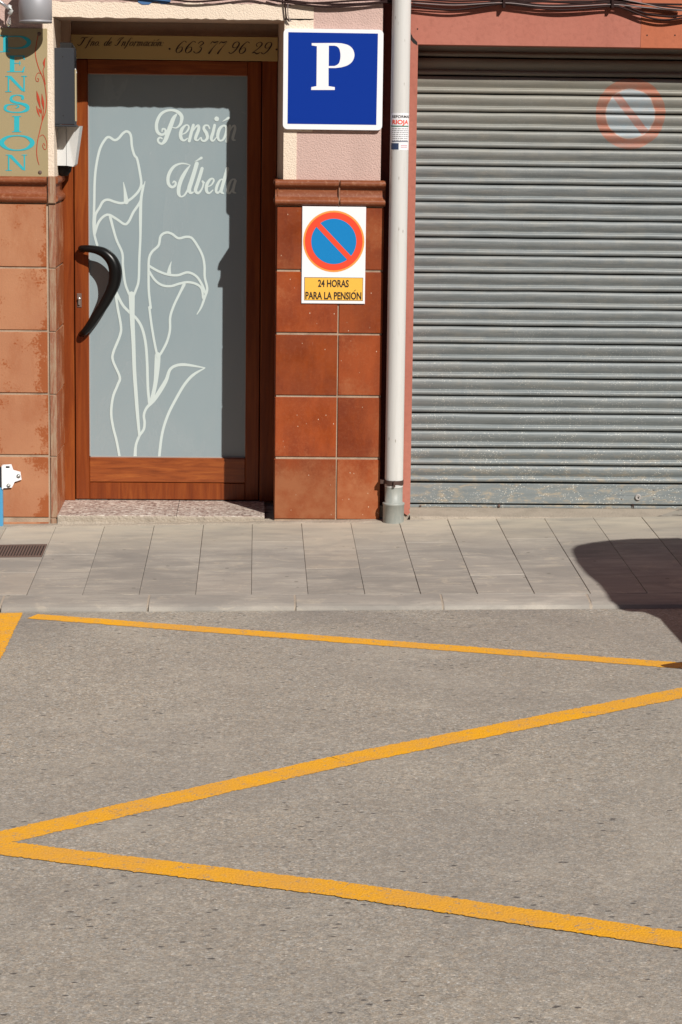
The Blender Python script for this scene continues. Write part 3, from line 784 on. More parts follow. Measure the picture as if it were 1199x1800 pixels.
# hand-lettered words on the glass
mb = MB()
def P_(u, v): return (265+u/7.494, 185+v/7.494)
def U_(u, v): return (285+u/8.564, 275+v/8.564)
def LT(f, k): return lambda pts, w=30, closed=False: art(mb, pts, f, w, VY, closed, 6, k)
L = LT(P_, 1/7.494)
L([(340, 120, 22), (302, 170, 48), (262, 270, 56), (225, 370, 56), (192, 460, 50), (150, 506, 32), (108, 492, 28), (95, 452, 26), (122, 425, 24), (150, 440, 18)])
L([(148, 345, 16), (158, 312, 24), (192, 322, 26), (190, 365, 28), (142, 388, 34), (92, 355, 42), (75, 290, 44), (85, 210, 42), (130, 122, 38), (200, 76, 32), (280, 66, 30), (350, 84, 42), (402, 135, 48), (408, 190, 44), (385, 258, 32), (335, 298, 18), (288, 292, 14)])
L([(410, 385, 14), (460, 362, 18), (497, 312, 26), (498, 272, 22), (463, 262, 20), (415, 310, 42), (393, 380, 46), (403, 440, 42), (440, 465, 26), (485, 435, 14)])
L([(562, 262, 38), (535, 360, 42), (507, 472, 40)]); L([(530, 380, 14), (590, 290, 20), (628, 268, 32), (630, 320, 42), (600, 400, 42), (590, 448, 38), (620, 462, 20), (655, 425, 12)])
L([(775, 305, 20), (755, 268, 22), (712, 270, 26), (700, 312, 38), (735, 370, 46), (745, 430, 38), (710, 470, 28), (672, 460, 26), (665, 428, 20)])
L([(842, 262, 36), (820, 360, 40), (797, 440, 40), (822, 470, 22), (862, 425, 12)]); L([(868, 179, 64), (869, 180, 64)])
L([(962, 268, 26), (908, 310, 40), (882, 400, 42), (902, 462, 28), (950, 455, 26), (990, 380, 40), (1000, 300, 38)], closed=True); L([(945, 215, 6), (985, 192, 20), (1025, 168, 34)])
L([(1042, 270, 34), (1022, 380, 38), (1002, 476, 38)]); L([(1020, 380, 14), (1070, 290, 20), (1105, 270, 28), (1110, 320, 34), (1085, 410, 36), (1085, 452, 32), (1115, 460, 14)])
mb.build('lettering', MAT['vinyl'], door); mb = MB()
L = LT(U_, 1/8.564)
L([(160, 400, 16), (180, 375, 26), (207, 400, 30), (190, 445, 36), (140, 460, 40), (96, 410, 48), (90, 320, 50), (120, 230, 48), (180, 152, 40), (260, 112, 28), (340, 108, 22), (425, 130, 10)])
L([(425, 130, 10), (372, 200, 38), (320, 285, 54), (280, 370, 58), (252, 470, 58), (250, 560, 52), (282, 605, 26), (330, 588, 26), (372, 530, 30), (425, 430, 36)])
L([(522, 105, 60), (490, 220, 60), (440, 380, 62), (407, 490, 62), (430, 548, 42), (475, 535, 16)]); L([(492, 76, 6), (545, 50, 24), (592, 22, 40)])
L([(602, 180, 48), (570, 290, 52), (525, 430, 52), (502, 510, 52), (540, 552, 38), (592, 500, 26), (622, 412, 28), (605, 372, 30), (645, 400, 14)])
L([(680, 460, 14), (740, 430, 20), (777, 370, 28), (765, 335, 24), (720, 350, 36), (672, 430, 48), (670, 520, 46), (710, 553, 28), (765, 505, 16)])
L([(935, 350, 22), (880, 352, 26), (832, 430, 42), (812, 518, 42), (842, 548, 32), (882, 500, 22), (922, 420, 16)]); L([(984, 182, 52), (952, 290, 52), (912, 430, 50), (890, 525, 48), (925, 558, 22)])
L([(1100, 345, 22), (1050, 352, 28), (1005, 430, 42), (985, 528, 42), (1020, 550, 30), (1062, 480, 22), (1108, 352, 38), (1082, 440, 40), (1070, 528, 38), (1112, 550, 14)])
mb.build('lettering', MAT['vinyl'], door)
# handle
HP = [(147, 438, .000, 11), (143, 437, -.035, 12), (152, 437, -.062, 13), (168, 439, -.072, 15), (184, 445, -.076, 19), (197, 458, -.078, 22), (203, 476, -.078, 24), (201, 497, -.077, 23), (193, 516, -.076, 21), (182, 536, -.074, 19), (170, 554, -.070, 17), (158, 572, -.060, 15), (148, 584, -.042, 13), (144, 587, .000, 12)]
cpts = []
for (x, y, dy, w) in HP:
    X, Z = wp(x, y, LY+dy); cpts.append((X, LY+dy, Z, w*SC*.5))
cpts = catmull(cpts, 4); mb = MB()
mb.tube([p[:3] for p in cpts], [(p[3]*.95, p[3]*1.0) for p in cpts], 14, up=(.25, .97, 0))
mb.build('handle', MAT['black_plastic'], door, (cpts[0][0], LY, cpts[0][2]))
x, z = wp(139.5, 528, LY); mb = MB(); mb.bbox(x-.012, x+.012, LY-.004, LY+.001, z-.036, z+.036, .002); lk = mb.build('lock_plate', MAT['iron'], door, (x, LY, z))
mb = MB(); mb.lathe([(.0, .012), (.007, .012), (.0085, .010), (.0085, 0)], (x, LY-.004, z+.008), 'Y', 12); mb.box(x-.004, x+.004, LY-.014, LY-.003, z-.022, z+.004); mb.build('lock_cylinder', MAT['steel'], door, (x, LY, z))

# ================================================================== WRITING HELPERS
def text_loops(s, size, cx, cz, width, y, mb, bold=.02, warp=None):
    """built-in sans font, scaled to width x size, centred"""
    cu = bpy.data.curves.new('t', 'FONT'); cu.body = s; cu.size = 1; cu.offset = bold; cu.resolution_u = 3; cu.align_x = 'LEFT'
    o = bpy.data.objects.new('t', cu); COL.objects.link(o)
    dg = bpy.context.evaluated_depsgraph_get(); me = bpy.data.meshes.new_from_object(o.evaluated_get(dg))
    xs = [v.co.x for v in me.vertices]; cap = .729
    x0, x1 = min(xs), max(xs); sx = width/(x1-x0); sz = size/cap
    f = warp or (lambda x, z, yy: (x, yy, z))
    vs = [f(cx+(v.co.x-(x0+x1)/2)*sx, cz-size/2+v.co.y*sz, y) for v in me.vertices]
    mb.add(vs, [tuple(p.vertices) for p in me.polygons])
    bpy.data.objects.remove(o); bpy.data.curves.remove(cu); bpy.data.meshes.remove(me)
def circle(cx, cz, r, n=48): return [(cx+r*math.cos(2*math.pi*i/n), cz+r*math.sin(2*math.pi*i/n)) for i in range(n)]
def rrect(x0, x1, z0, z1, r, n=5):
    out = []
    for (cx, cz, a0) in ((x1-r, z1-r, 0), (x0+r, z1-r, 90), (x0+r, z0+r, 180), (x1-r, z0+r, 270)):
        for k in range(n+1):
            a = R(a0+90*k/n); out.append((cx+r*math.cos(a), cz+r*math.sin(a)))
    return out

# ---- information board above the door
IY = .43
x0, z1 = wp(125, 60, IY); x1, z0 = wp(487.5, 108, IY)
z1 = (wp(125, 60, IY)[1]+wp(487, 66, IY)[1])/2; z0 = (wp(140, 103, IY)[1]+wp(487, 107.5, IY)[1])/2
ib = thing('information_board', 'long olive board with dark script phone number above the glazed door', 'sign', ((x0+x1)/2, IY, z0))
mb = MB(); mb.bbox(x0, .0985, IY, .462, z0, z1, .001); mb.build('board', MAT['gold_board'], ib)
G = {  # script glyphs in units: x-height .5, cap 1, slant added later; (advance, strokes)
 'T': (.85, [[(.05, .80, .03), (.12, .95, .05), (.4, .93, .07), (.7, 1.0, .03)], [(.42, .93, .08), (.36, .5, .12), (.28, .1, .08), (.12, .0, .05), (.0, .12, .08)]]),
 'f': (.34, [[(.34, .92, .05), (.22, .95, .04), (.14, .6, .09), (.10, .1, .09), (.04, -.3, .06), (-.04, -.25, .04)], [(.02, .45, .03), (.28, .48, .03)]]),
 'n': (.42, [[(.02, .44, .03), (.08, .48, .07), (.06, .0, .09)], [(.08, .3, .03), (.22, .5, .05), (.28, .35, .09), (.25, .05, .08), (.38, .08, .03)]]),
 'm': (.62, [[(.02, .44, .03), (.08, .48, .07), (.06, .0, .09)], [(.08, .3, .03), (.2, .5, .05), (.26, .35, .09), (.24, .0, .08)], [(.26, .3, .03), (.40, .5, .05), (.46, .35, .09), (.44, .05, .08), (.56, .08, .03)]]),
 'o': (.38, [[(.18, .5, .03), (.04, .36, .08), (.04, .1, .08), (.16, .0, .03), (.28, .14, .08), (.28, .38, .08), (.18, .5, .03), (.34, .42, .02)]]),
 'e': (.34, [[(.04, .2, .03), (.24, .34, .04), (.2, .5, .04), (.06, .34, .09), (.06, .08, .08), (.18, .0, .04), (.32, .12, .03)]]),
 'd': (.42, [[(.26, .44, .04), (.12, .48, .05), (.03, .2, .09), (.12, .0, .05), (.26, .2, .04)], [(.42, 1.0, .05), (.32, .5, .09), (.28, .05, .08), (.4, .08, .03)]]),
 'a': (.42, [[(.28, .44, .04), (.12, .48, .05), (.03, .2, .09), (.12, .0, .05), (.27, .24, .04)], [(.31, .5, .08), (.28, .05, .08), (.4, .08, .03)]]),
 'c': (.32, [[(.26, .40, .06), (.16, .5, .04), (.04, .3, .09), (.06, .06, .08), (.18, .0, .04), (.3, .12, .03)]]),
 'r': (.32, [[(.02, .42, .03), (.10, .52, .06), (.07, .0, .09)], [(.09, .36, .03), (.24, .5, .06), (.28, .42, .05)]]),
 'i': (.22, [[(.02, .42, .03), (.10, .5, .08), (.07, .05, .08), (.19, .08, .03)], [(.13, .70, .08), (.14, .71, .08)]]),
 'ó': (.38, [[(.18, .5, .03), (.04, .36, .08), (.04, .1, .08), (.16, .0, .03), (.28, .14, .08), (.28, .38, .08), (.18, .5, .03), (.34, .42, .02)], [(.18, .64, .03), (.3, .8, .07)]]),
 'I': (.62, [[(.08, .62, .05), (.2, .9, .04), (.55, 1.0, .03), (.36, .75, .08), (.28, .3, .12), (.16, .0, .05), (.0, .1, .07)]]),
 '.': (.2, [[(.05, .03, .08), (.06, .03, .08)]]), ':': (.2, [[(.05, .05, .08), (.06, .05, .08)], [(.05, .4, .08), (.06, .4, .08)]]), ' ': (.3, []), '·': (.2, [[(.06, .30, .11), (.07, .30, .11)]]),
 '6': (.62, [[(.52, .92, .08), (.34, 1.0, .04), (.12, .6, .11), (.08, .2, .12), (.24, .0, .04), (.44, .18, .11), (.40, .46, .07), (.26, .5, .03), (.12, .34, .03)]]),
 '3': (.58, [[(.12, .84, .08), (.28, 1.0, .05), (.46, .84, .10), (.28, .55, .03), (.46, .42, .08), (.42, .12, .11), (.2, .0, .05), (.04, .12, .10)]]),
 '7': (.58, [[(.06, .80, .04), (.12, .97, .07), (.30, .92, .11), (.52, 1.0, .03), (.34, .5, .05), (.2, .0, .14)]]),
 '9': (.62, [[(.48, .70, .03), (.34, .5, .03), (.14, .56, .09), (.14, .86, .09), (.32, 1.0, .04), (.50, .82, .12), (.42, .3, .10), (.22, .0, .05), (.04, .1, .09)]]),
 '2': (.62, [[(.22, .62, .07), (.10, .8, .06), (.28, 1.0, .05), (.48, .82, .12), (.32, .42, .06), (.04, .06, .03), (.2, .12, .08), (.38, .0, .10), (.56, .12, .04)]]),
}
def script(mb, s, xa, xb, za, zb, h, y, slant=.42, wk=1.0):
    tot = sum(G[c][0] for c in s); x = 0
    for c in s:
        adv, st = G[c]
        for sp in st:
            q = []
            for (u, v, w) in sp:
                t = (x+u)/tot; zl = za+(zb-za)*t
                q.append((xa+(xb-xa)*t+v*h*slant, zl+v*h, w*h*wk))
            ribbon(mb, q, y, False, 4)
        x += adv
mb = MB()
ty = IY-.001
a = wp(136, 80, ty); b = wp(287, 81, ty); script(mb, 'Tfno. de Información:', a[0], b[0], a[1], b[1], 14*SC, ty, .45, 1.35)
mb.build('lettering', MAT['brownink'], ib); mb = MB()
a = wp(306, 93, ty); b = wp(474, 95, ty); script(mb, '663 77 96 29', a[0], b[0], a[1], b[1], 20*SC, ty, .40, 1.0)
for p in ((298, 86), (486, 87)): 
    x, z = wp(*p, ty); ribbon(mb, [(x, z, .010), (x+.001, z, .010)], ty)
mb.build('lettering', MAT['brownink'], ib)

# ---- tall plate on the left pillar
QY = PY-.006
x1, _ = wp(84, 180, QY); z1 = wp(40, 49.5, QY)[1]; z0 = wp(40, 310.5, QY)[1]
pl = thing('guesthouse_plate', 'tall olive plate lettered in turquoise with a red floral scroll on the left pier', 'sign', (-1.2, QY, z0))
mb = MB(); mb.bbox(-1.40, x1, QY, PY-.001, z0, z1, .001); mb.build('plate', MAT['gold'], pl)
mb = MB(); qy = QY-.001; ID = lambda u, v: (u, v)
def L(pts, w=2, closed=False): art(mb, pts, ID, w, qy, closed, 6, 1.0)
def R4(pts): mb.flat([[wp(x, y, qy) for x, y in pts]], qy)
R4([(5.6, 63), (14, 63), (14, 90), (5.6, 90)]); L([(0, 62.5), (14, 63)], 1.4); L([(0, 91), (17, 91)], 1.4)
L([(14, 64, 1.5), (34, 64, 2), (45, 67.5, 5), (51, 74, 7), (46, 81, 5), (34, 84.5, 2), (14, 84, 1.5)])
R4([(17.5, 99), (25.5, 99), (25.5, 125.5), (17.5, 125.5)]); L([(14, 98.5), (43, 98.5)], 1.5); L([(13, 126), (42, 126)], 1.5); L([(40, 126, 3), (43, 118, 2)]); L([(41, 99, 3), (43, 104, 2)]); L([(25, 111), (36, 111)], 1.2); L([(35, 108), (35, 114)], 1.6)
for dy in (0, 138.5):
    dx = .5 if dy else 0; h = 27 if not dy else 27
    L([(15+dx, 134+dy), (15+dx, 160+dy)], 2.4); L([(42.5+dx, 134+dy), (42.5+dx, 160+dy)], 2.4)
    R4([(12+dx, 133.5+dy), (20+dx, 133.5+dy), (45+dx, 160.5+dy), (39+dx, 160.5+dy)])
    L([(10+dx, 134+dy), (17+dx, 134+dy)], 1.2); L([(10+dx, 161+dy), (20+dx, 161+dy)], 1.2); L([(38+dx, 134+dy), (47+dx, 134+dy)], 1.2)
L([(40, 173, 5), (39, 169, 4), (30, 167, 1.5), (21, 170, 4), (20, 176, 5), (27, 180, 4), (37, 182, 4), (47, 186, 6), (48, 192, 6), (38, 197, 2.5), (20, 197, 2), (10, 193, 4), (10, 187, 5), (16, 184, 2), (28, 184, 1), (33, 187, 3), (28, 190, 1)])
R4([(25, 205), (34, 205), (34, 231), (25, 231)]); L([(22, 204.5), (37, 204.5)], 1.3); L([(22, 231.5), (37, 231.5)], 1.3)
L([(30, 238.5, 1.8), (47, 241, 4), (57, 251, 8), (47, 261, 4), (30, 264, 1.8), (13, 261, 4), (3, 251, 8), (13, 241, 4)], closed=True)
mb.build('lettering', MAT['cyan'], pl)
mb = MB(); 
L([(67, 62), (64, 78), (62.3, 95), (67.6, 117.6), (75, 135), (79, 150), (81.5, 170), (81.7, 183), (80, 197), (74, 214), (70, 231), (66, 249), (64.6, 266), (66, 280), (69, 290, .7)], 1.3)
L([(75, 134), (71, 128.5), (66, 129), (63, 136), (64, 142), (67.6, 143), (68, 138.6), (66, 138)], .9); L([(80, 148), (78, 137), (76, 125), (78, 117)], 1.1)
L([(80, 101, .5), (77.5, 110, 3.4), (78.5, 118, .8)])
L([(64.6, 160, .6), (67.5, 174, 4.6), (71, 189, 1)]); L([(73.7, 165, .6), (75.5, 180, 4), (77.2, 191, 1)]); L([(64, 186, .6), (66.5, 196, 2.8), (69.8, 205, .8)]); L([(68, 191, .8), (70.5, 195, 3.6), (71.8, 199.5, .8)])
L([(74, 214), (74, 200), (72, 190)], 1.2); L([(74, 212), (76.5, 200), (76, 190)], 1)
L([(70, 240), (75, 237), (80, 243), (82.5, 253), (81, 262), (77.5, 262), (75, 256), (77, 252), (79, 256)], .9)
mb.build('scroll', MAT['redink'], pl)
for p in ((69, 59.5), (70.5, 303)):
    x, z = wp(*p, QY); mb = MB(); mb.lathe([(0, .004), (.006, .004), (.0095, .002), (.0095, 0)], (x, QY, z), 'Y', 14); mb.build('screw', MAT['iron'], pl, (x, QY, z))

# ---- blue hotel sign
HY = -.012
x0 = wp(498, 140, HY)[0]; x1 = wp(673, 140, HY)[0]; z1 = wp(585, 51, HY)[1]; z0 = wp(585, 228, HY)[1]
hs = thing('hotel_sign', 'square blue sign with a white serif letter P and white border', 'sign', ((x0+x1)/2, HY, z0))
mb = MB(); mb.prism(rrect(x0, x1, z0, z1, .022), HY, PY-.004); mb.build('border', MAT['sign_white'], hs)
mb = MB(); mb.flat([[wp(507, 56.5, HY), wp(664.5, 59, HY), wp(661.5, 219.5, HY), wp(505.5, 217.5, HY)]], HY-.001); mb.build('blue_panel', MAT['sign_blue'], hs)
c3 = lambda u, v: wp(470+u/3.997, v/3.997, HY)
def arcp(pts, sub=6): return [tuple(p) for p in catmull(pts, sub)]
mb = MB()
outer = [(312, 303), (312, 319), (348, 325), (345, 605), (309, 612), (308, 632), (474, 632), (474, 612), (430, 605), (430, 478), (480, 478)] + arcp([(520, 473), (565, 458), (598, 430), (612, 388), (600, 345), (568, 317), (520, 304)]) + [(480, 302)]
inner = [(432, 321), (470, 321)] + arcp([(488, 325), (506, 345), (514, 392), (505, 440), (485, 459)]) + [(470, 464), (431, 464)]
mb.flat([[c3(*p) for p in outer], [c3(*p) for p in inner]], HY-.002); mb.build('letter', MAT['sign_white'], hs)

# ---- no parking plate
NY = -.008
x0 = wp(530.5, 450, NY)[0]; x1 = wp(642.5, 450, NY)[0]; z1 = wp(587, 363, NY)[1]; z0 = wp(587, 534, NY)[1]
np_ = thing('no_parking_sign', 'white no parking plate reading 24 HORAS PARA LA PENSIÓN on the tiled pillar', 'sign', ((x0+x1)/2, NY, z0))
mb = MB(); mb.bbox(x0, x1, NY, .0, z0, z1, .002); mb.build('plate', MAT['sign_white'], np_)
cx, cz = wp(586.8, 424.3, NY); k4 = SC
def disc(r, y, mat, name, hole=None):
    mb = MB(); loops = [circle(cx, cz, r*k4)]
    mb.flat(loops, y); return mb.build(name, mat, np_)
disc(51.5, NY-.0006, MAT['np_orange'], 'orange_edge'); disc(48.5, NY-.0012, MAT['np_red'], 'red_ring'); disc(38, NY-.0018, MAT['np_blue'], 'blue_disc')
mb = MB(); t = R(-46); r_ = 40*k4; w_ = 4.4*k4
dx, dz = math.cos(t), math.sin(t)
mb.flat([[(cx-dx*r_-dz*w_, cz-dz*r_+dx*w_), (cx-dx*r_+dz*w_, cz-dz*r_-dx*w_), (cx+dx*r_+dz*w_, cz+dz*r_-dx*w_), (cx+dx*r_-dz*w_, cz+dz*r_+dx*w_)]], NY-.0024)
mb.build('slash', MAT['np_red'], np_)
c4 = lambda u, v: wp(460+u/3.997, 300+v/3.997, NY)
a, b = c4(300, 748), c4(711, 915)
mb = MB(); mb.flat([[(a[0], b[1]), (b[0], b[1]), (b[0], a[1]), (a[0], a[1])]], NY-.0006); mb.build('panel_outline', MAT['ink'], np_)
e = .0022; mb = MB(); mb.flat([[(a[0]+e, b[1]+e), (b[0]-e, b[1]+e), (b[0]-e, a[1]-e), (a[0]+e, a[1]-e)]], NY-.0012); mb.build('yellow_panel', MAT['np_yellow'], np_)
mb = MB()
p = c4(504, 791); text_loops('24 HORAS', 12.2*k4, p[0], p[1], 52*k4, NY-.0018, mb, .028)
mb.build('lettering', MAT['ink'], np_)
mb = MB(); p = c4(504, 877); text_loops('PARA LA PENSION', 12.4*k4, p[0], p[1], 94.5*k4, NY-.0018, mb, .03)
q1 = c4(648, 848); q2 = c4(660, 838); ribbon(mb, [(q1[0], q1[1], .0022), (q2[0], q2[1], .0034)], NY-.0018)
mb.build('lettering', MAT['ink'], np_)

# ================================================================== GARAGE BUILDING
gb = thing('garage_building', 'salmon painted building with a wide grey roller shutter opening', 'building', (2.1, 0, 0))
RY = .02
OX0, OX1 = .778, 3.55; OZ = wp(960, 81, RY)[1]
mb = MB()
mb.box(.662, OX0, RY, .6, wp(715, 893, RY)[1]-.005, TOPZ); mb.box(OX0, wp(1127, 50, RY)[0], RY, .6, OZ, TOPZ); mb.box(OX1, 30, RY, .6, -.3, TOPZ)
gw = mb.build('wall', MAT['salmon'], gb)
xo = wp(1127, 50, RY)[0]; mb = MB(); mb.box(xo, OX1, RY-.002, .6, OZ-.001, TOPZ); mb.build('repainted_wall', MAT['orange'], gb)
mb = MB(); mb.box(.6, .664, .075, .6, -.3, TOPZ); mb.build('gap', MAT['shaded_red'], gb)  # strip set back and coloured dark to deepen the pipe's shadow
mb = MB(); mb.box(.60, OX0, .03, .6, -.1, .08); mb.build('wall_foot', MAT['mortar'], gb)
# broken paint at the foot
mb = MB(); pts = [(707, 893), (718, 893), (721, 901), (716, 906), (710, 902), (706, 906)]
mb.prism([wp(x, y, RY) for x, y in pts], RY-.001, RY+.02); mb.build('chipped_paint', MAT['salmon'], gb)
for p in ((1137.5, 62), (1186.5, 62), (734, 51)):
    x, z = wp(*p, RY-.002); mb = MB(); mb.lathe([(0, .0008), (.0035, .0006), (.004, 0)], (x, RY-.0022 if p[0] > 1100 else RY-.0002, z), 'Y', 8); mb.build('drill_hole', MAT['dark'], gb, (x, RY, z))
mb = MB(); mb.prism([wp(x, y, RY) for x, y in [(722, 58), (726, 66), (733.5, 74), (734, 80), (727, 76), (722, 70)]][::-1], RY-.0006, RY+.01); mb.build('crack', MAT['dark'], gb)
# threshold
mb = MB(); vs = []; fs = []; n = 60
for j in range(n+1):
    x = OX0+(OX1-OX0)*j/n; z = .048
    vs += [(x, SHY+.1, z), (x, .02, .034), (x, .002+random.uniform(-.002, .002), .0315+random.uniform(-.001, .001)), (x, -.006+random.uniform(-.004, .003), pz(x, 0)-.008)]
for j in range(n):
    for q in range(3): fs.append((4*j+q, 4*j+q+1, 4*j+q+5, 4*j+q+4))
mb.add(vs, fs); mb.build('threshold', MAT['mortar'], gb)
mb = MB(); mb.box(OX0, OX1, SHY+.03, .6, .05, OZ+.3); mb.box(OX0, OX1, RY+.05, .6, OZ+.001, OZ+.4)
sh = mb.build('roller_shutter', MAT['dark'], gb, (2.1, SHY, 0))
ZT = wp(900, 166.6, SHY)[1]; ZB = wp(900, 848.8, SHY)[1]; PT = (ZT-ZB)/22
sp = [(.020, .985), (.004, .980), (-.003, .965), (-.0065, .91), (-.0082, .83), (-.0082, .74), (-.0064, .64), (-.0030, .54), (.0010, .45), (.0044, .375), (.0050, .345), (.0025, .325), (-.003, .310), (-.0065, .27), (-.0076, .20), (-.0066, .13), (-.0035, .075), (.003, .048), (.020, .043)]
random.seed(11)
smesh = []
for v in range(5):
    mb = MB(); xs_ = [OX0+.004+(OX1-OX0-.008)*i/14 for i in range(15)]
    prof = [(y*1.28 if y < .015 else y, (z-.5)*PT) for y, z in sp]
    n = len(prof); vs = []
    for i, x in enumerate(xs_):
        wv = random.uniform(-.0018, .0018); wz = random.uniform(-.0012, .0012)
        vs += [(x-2.16, y+wv*(1 if abs(z/PT) < .4 else .3), z+wz) for y, z in prof]
    fs = [(j*n+i, j*n+i+1, (j+1)*n+i+1, (j+1)*n+i) for j in range(14) for i in range(n-1)]
    mb.add(vs, fs, True); smesh.append(mb.mesh('slat', MAT['galv']))
for i in range(-2, 23):
    zc = ZT-PT*(i-.5)-PT*1.0+PT
    if i > 22: continue
    zc = ZT-PT*i+PT*.5 if i <= 22 else 0
    o = bpy.data.objects.new('slat', smesh[(i*3) % 5]); COL.objects.link(o); o.parent = sh
    o.location = Vector((2.16, SHY, zc))-Vector((2.1, SHY, 0))
# bottom bar
zb1 = ZB-.004; zb0 = wp(900, 885, SHY)[1]; zf0 = wp(900, 893, SHY)[1]
mb = MB(); mb.bbox(OX0+.004, OX1, SHY-.007, SHY+.02, zb0, zb1, .003); bb = mb.build('bottom_bar', MAT['galv'], sh)
mb = MB(); mb.bbox(OX0+.004, OX1, SHY-.004, SHY+.02, zf0, zb0-.008, .003); mb.build('bottom_flange', MAT['galv'], sh)
for p, r in (((739, 889), .005), ((877, 889), .008), ((720, 868), .003)):
    x, z = wp(*p, SHY); mb = MB(); mb.lathe([(0, .010), (r*.8, .009), (r, .004), (r, 0)], (x, SHY-.003, z), 'Y', 10); mb.build('bolt', MAT['iron'], sh, (x, SHY, z))
x, z = wp(1121, 873.5, SHY); mb = MB(); mb.lathe([(0, .010), (.010, .010), (.0125, .012), (.0155, .009), (.017, 0)], (x, SHY-.006, z), 'Y', 18); mb.build('lock', MAT['device_grey'], sh, (x, SHY, z))
mb = MB(); mb.box(x-.0015, x+.0035, SHY-.0185, SHY-.015, z-.006, z+.003); mb.build('keyhole', MAT['dark'], sh, (x, SHY, z))
for dx in (-28.5, 28):
    for dy in (-12, 4):
        xx, zz_ = wp(1121+dx, 873+dy, SHY); mb = MB(); mb.lathe([(0, .002), (.0022, .002), (.003, 0)], (xx, SHY-.007, zz_), 'Y', 8); mb.build('rivet', MAT['iron'], sh, (xx, SHY, zz_))
xx, zz_ = wp(1111, 889, SHY); mb = MB(); mb.box(xx-.002, xx+.001, SHY-.009, SHY-.002, zz_-.008, zz_+.012); mb.box(xx+.006, xx+.009, SHY-.009, SHY-.002, zz_-.012, zz_+.010); mb.build('latch', MAT['clamp'], sh, (xx, SHY, zz_))
# guide rail at the left jamb
mb = MB(); mb.box(OX0, OX0+.006, SHY-.03, SHY+.03, .05, OZ); mb.build('guide_rail', MAT['device_grey'], sh)

# ================================================================== DOWNPIPE
px_, py_ = .6905, -.045
dp = thing('downpipe', 'white plastic downpipe with grey socket at its foot between the two buildings', 'pipe', (px_, py_, 0))
PR = .0455
mb = MB(); mb.lathe([(PR, .19), (PR, 2.0), (PR, TOPZ)], (px_, py_, 0), 'Z', 40); mb.build('pipe', MAT['pvc'], dp, (px_, py_, .19))
mb = MB(); mb.lathe([(.0525, -.01), (.053, .098), (.0555, .100), (.0555, .108), (.052, .110), (.0445, .112), (.0450, .196), (.0465, .200), (.0400, .203)], (px_, py_, 0), 'Z', 40); mb.build('socket', MAT['pvc_grey'], dp, (px_, py_, 0))
zc = wp(693, 847, py_)[1]
mb = MB(); n = 26; vs = []; fs = []
for i in range(n+1):
    a = R(-178+ (356)*i/n) - R(90)+R(178)-R(178)
    rr_ = PR+.003
    vs += [(px_+rr_*math.cos(a), py_+rr_*math.sin(a), zc-.011+.003*math.sin(i)), (px_+rr_*math.cos(a), py_+rr_*math.sin(a), zc+.011)]
for i in range(n): fs.append((2*i, 2*i+2, 2*i+3, 2*i+1))
mb.add(vs, fs, True); mb.box(px_-.005, px_+.004, py_-PR-.014, py_-PR-.003, zc-.018, zc+.012); mb.box(px_-.068, px_-.044, py_-.004, py_+.05, zc-.009, zc+.009)
mb.build('clamp', MAT['clamp'], dp, (px_, py_, zc))
zc2 = wp(693, 60, py_)[1]
# sticker on the pipe
zs1 = wp(706, 199, py_-PR)[1]; zs0 = wp(706, 264, py_-PR)[1]; hgt = zs1-zs0
st = thing('advert_sticker', 'torn printed advert sticker wrapped around the white downpipe', 'sticker', (px_, py_-PR, zs0))
SR = PR+.0006
def warp_pipe(x, z, yy):   # x = arc length from the centre, yy = lift
    a = x/SR; return (px_+(SR+yy)*math.sin(a), py_-(SR+yy)*math.cos(a), z)
def patch(mb, a0, a1, z0, z1, lift, jag=0.):
    n = 16; vs = []
    for i in range(n+1):
        x = a0+(a1-a0)*i/n
        vs += [warp_pipe(x, z0+random.uniform(-jag, jag), lift), warp_pipe(x, z1+random.uniform(-jag, jag), lift)]
    mb.add(vs, [(2*i, 2*i+2, 2*i+3, 2*i+1) for i in range(n)], True)
mb = MB(); patch(mb, -.056, .060, zs0, zs1, 0, .002); mb.build('paper', MAT['sign_white'], st)
Z = lambda f: zs1-hgt*f
mb = MB(); text_loops('REFORMAS', .013, .006, Z(.09), .100, .0008, mb, .02, warp_pipe); mb.build('lettering', MAT['ink'], st)
mb = MB(); text_loops('RIOJA', .021, .002, Z(.235), .088, .0008, mb, .03, warp_pipe); mb.build('red_lettering', MAT['np_red'], st)
MAT['green'] = M('green_print', (.03, .16, .10), .5).mat; MAT['grey_print'] = M('grey_print', (.20, .20, .21), .6).mat; MAT['navy'] = M('navy_print', (.03, .05, .11), .5).mat; MAT['pinkp'] = M('pink_print', (.6, .25, .3), .6).mat
mb = MB(); patch(mb, -.054, .05, Z(.365), Z(.335), .0008); mb.build('green_band', MAT['green'], st)
mb = MB()
for r in range(7):
    x = -.045
    while x < .045:
        w = random.uniform(.006, .016); z = Z(.42+.052*r); patch(mb, x, min(x+w, .05), z-.0014, z+.0014, .0008); x += w+random.uniform(.002, .004)
mb.build('small_print', MAT['grey_print'], st)
mb = MB(); patch(mb, -.045, .048, Z(.775), Z(.755), .0008); patch(mb, -.05, -.006, Z(.985), Z(.81), .0008); mb.build('navy_print', MAT['navy'], st)
mb = MB(); patch(mb, .005, .04, Z(.88), Z(.865), .0008); patch(mb, .005, .04, Z(.925), Z(.91), .0008); mb.build('pink_print', MAT['pinkp'], st)

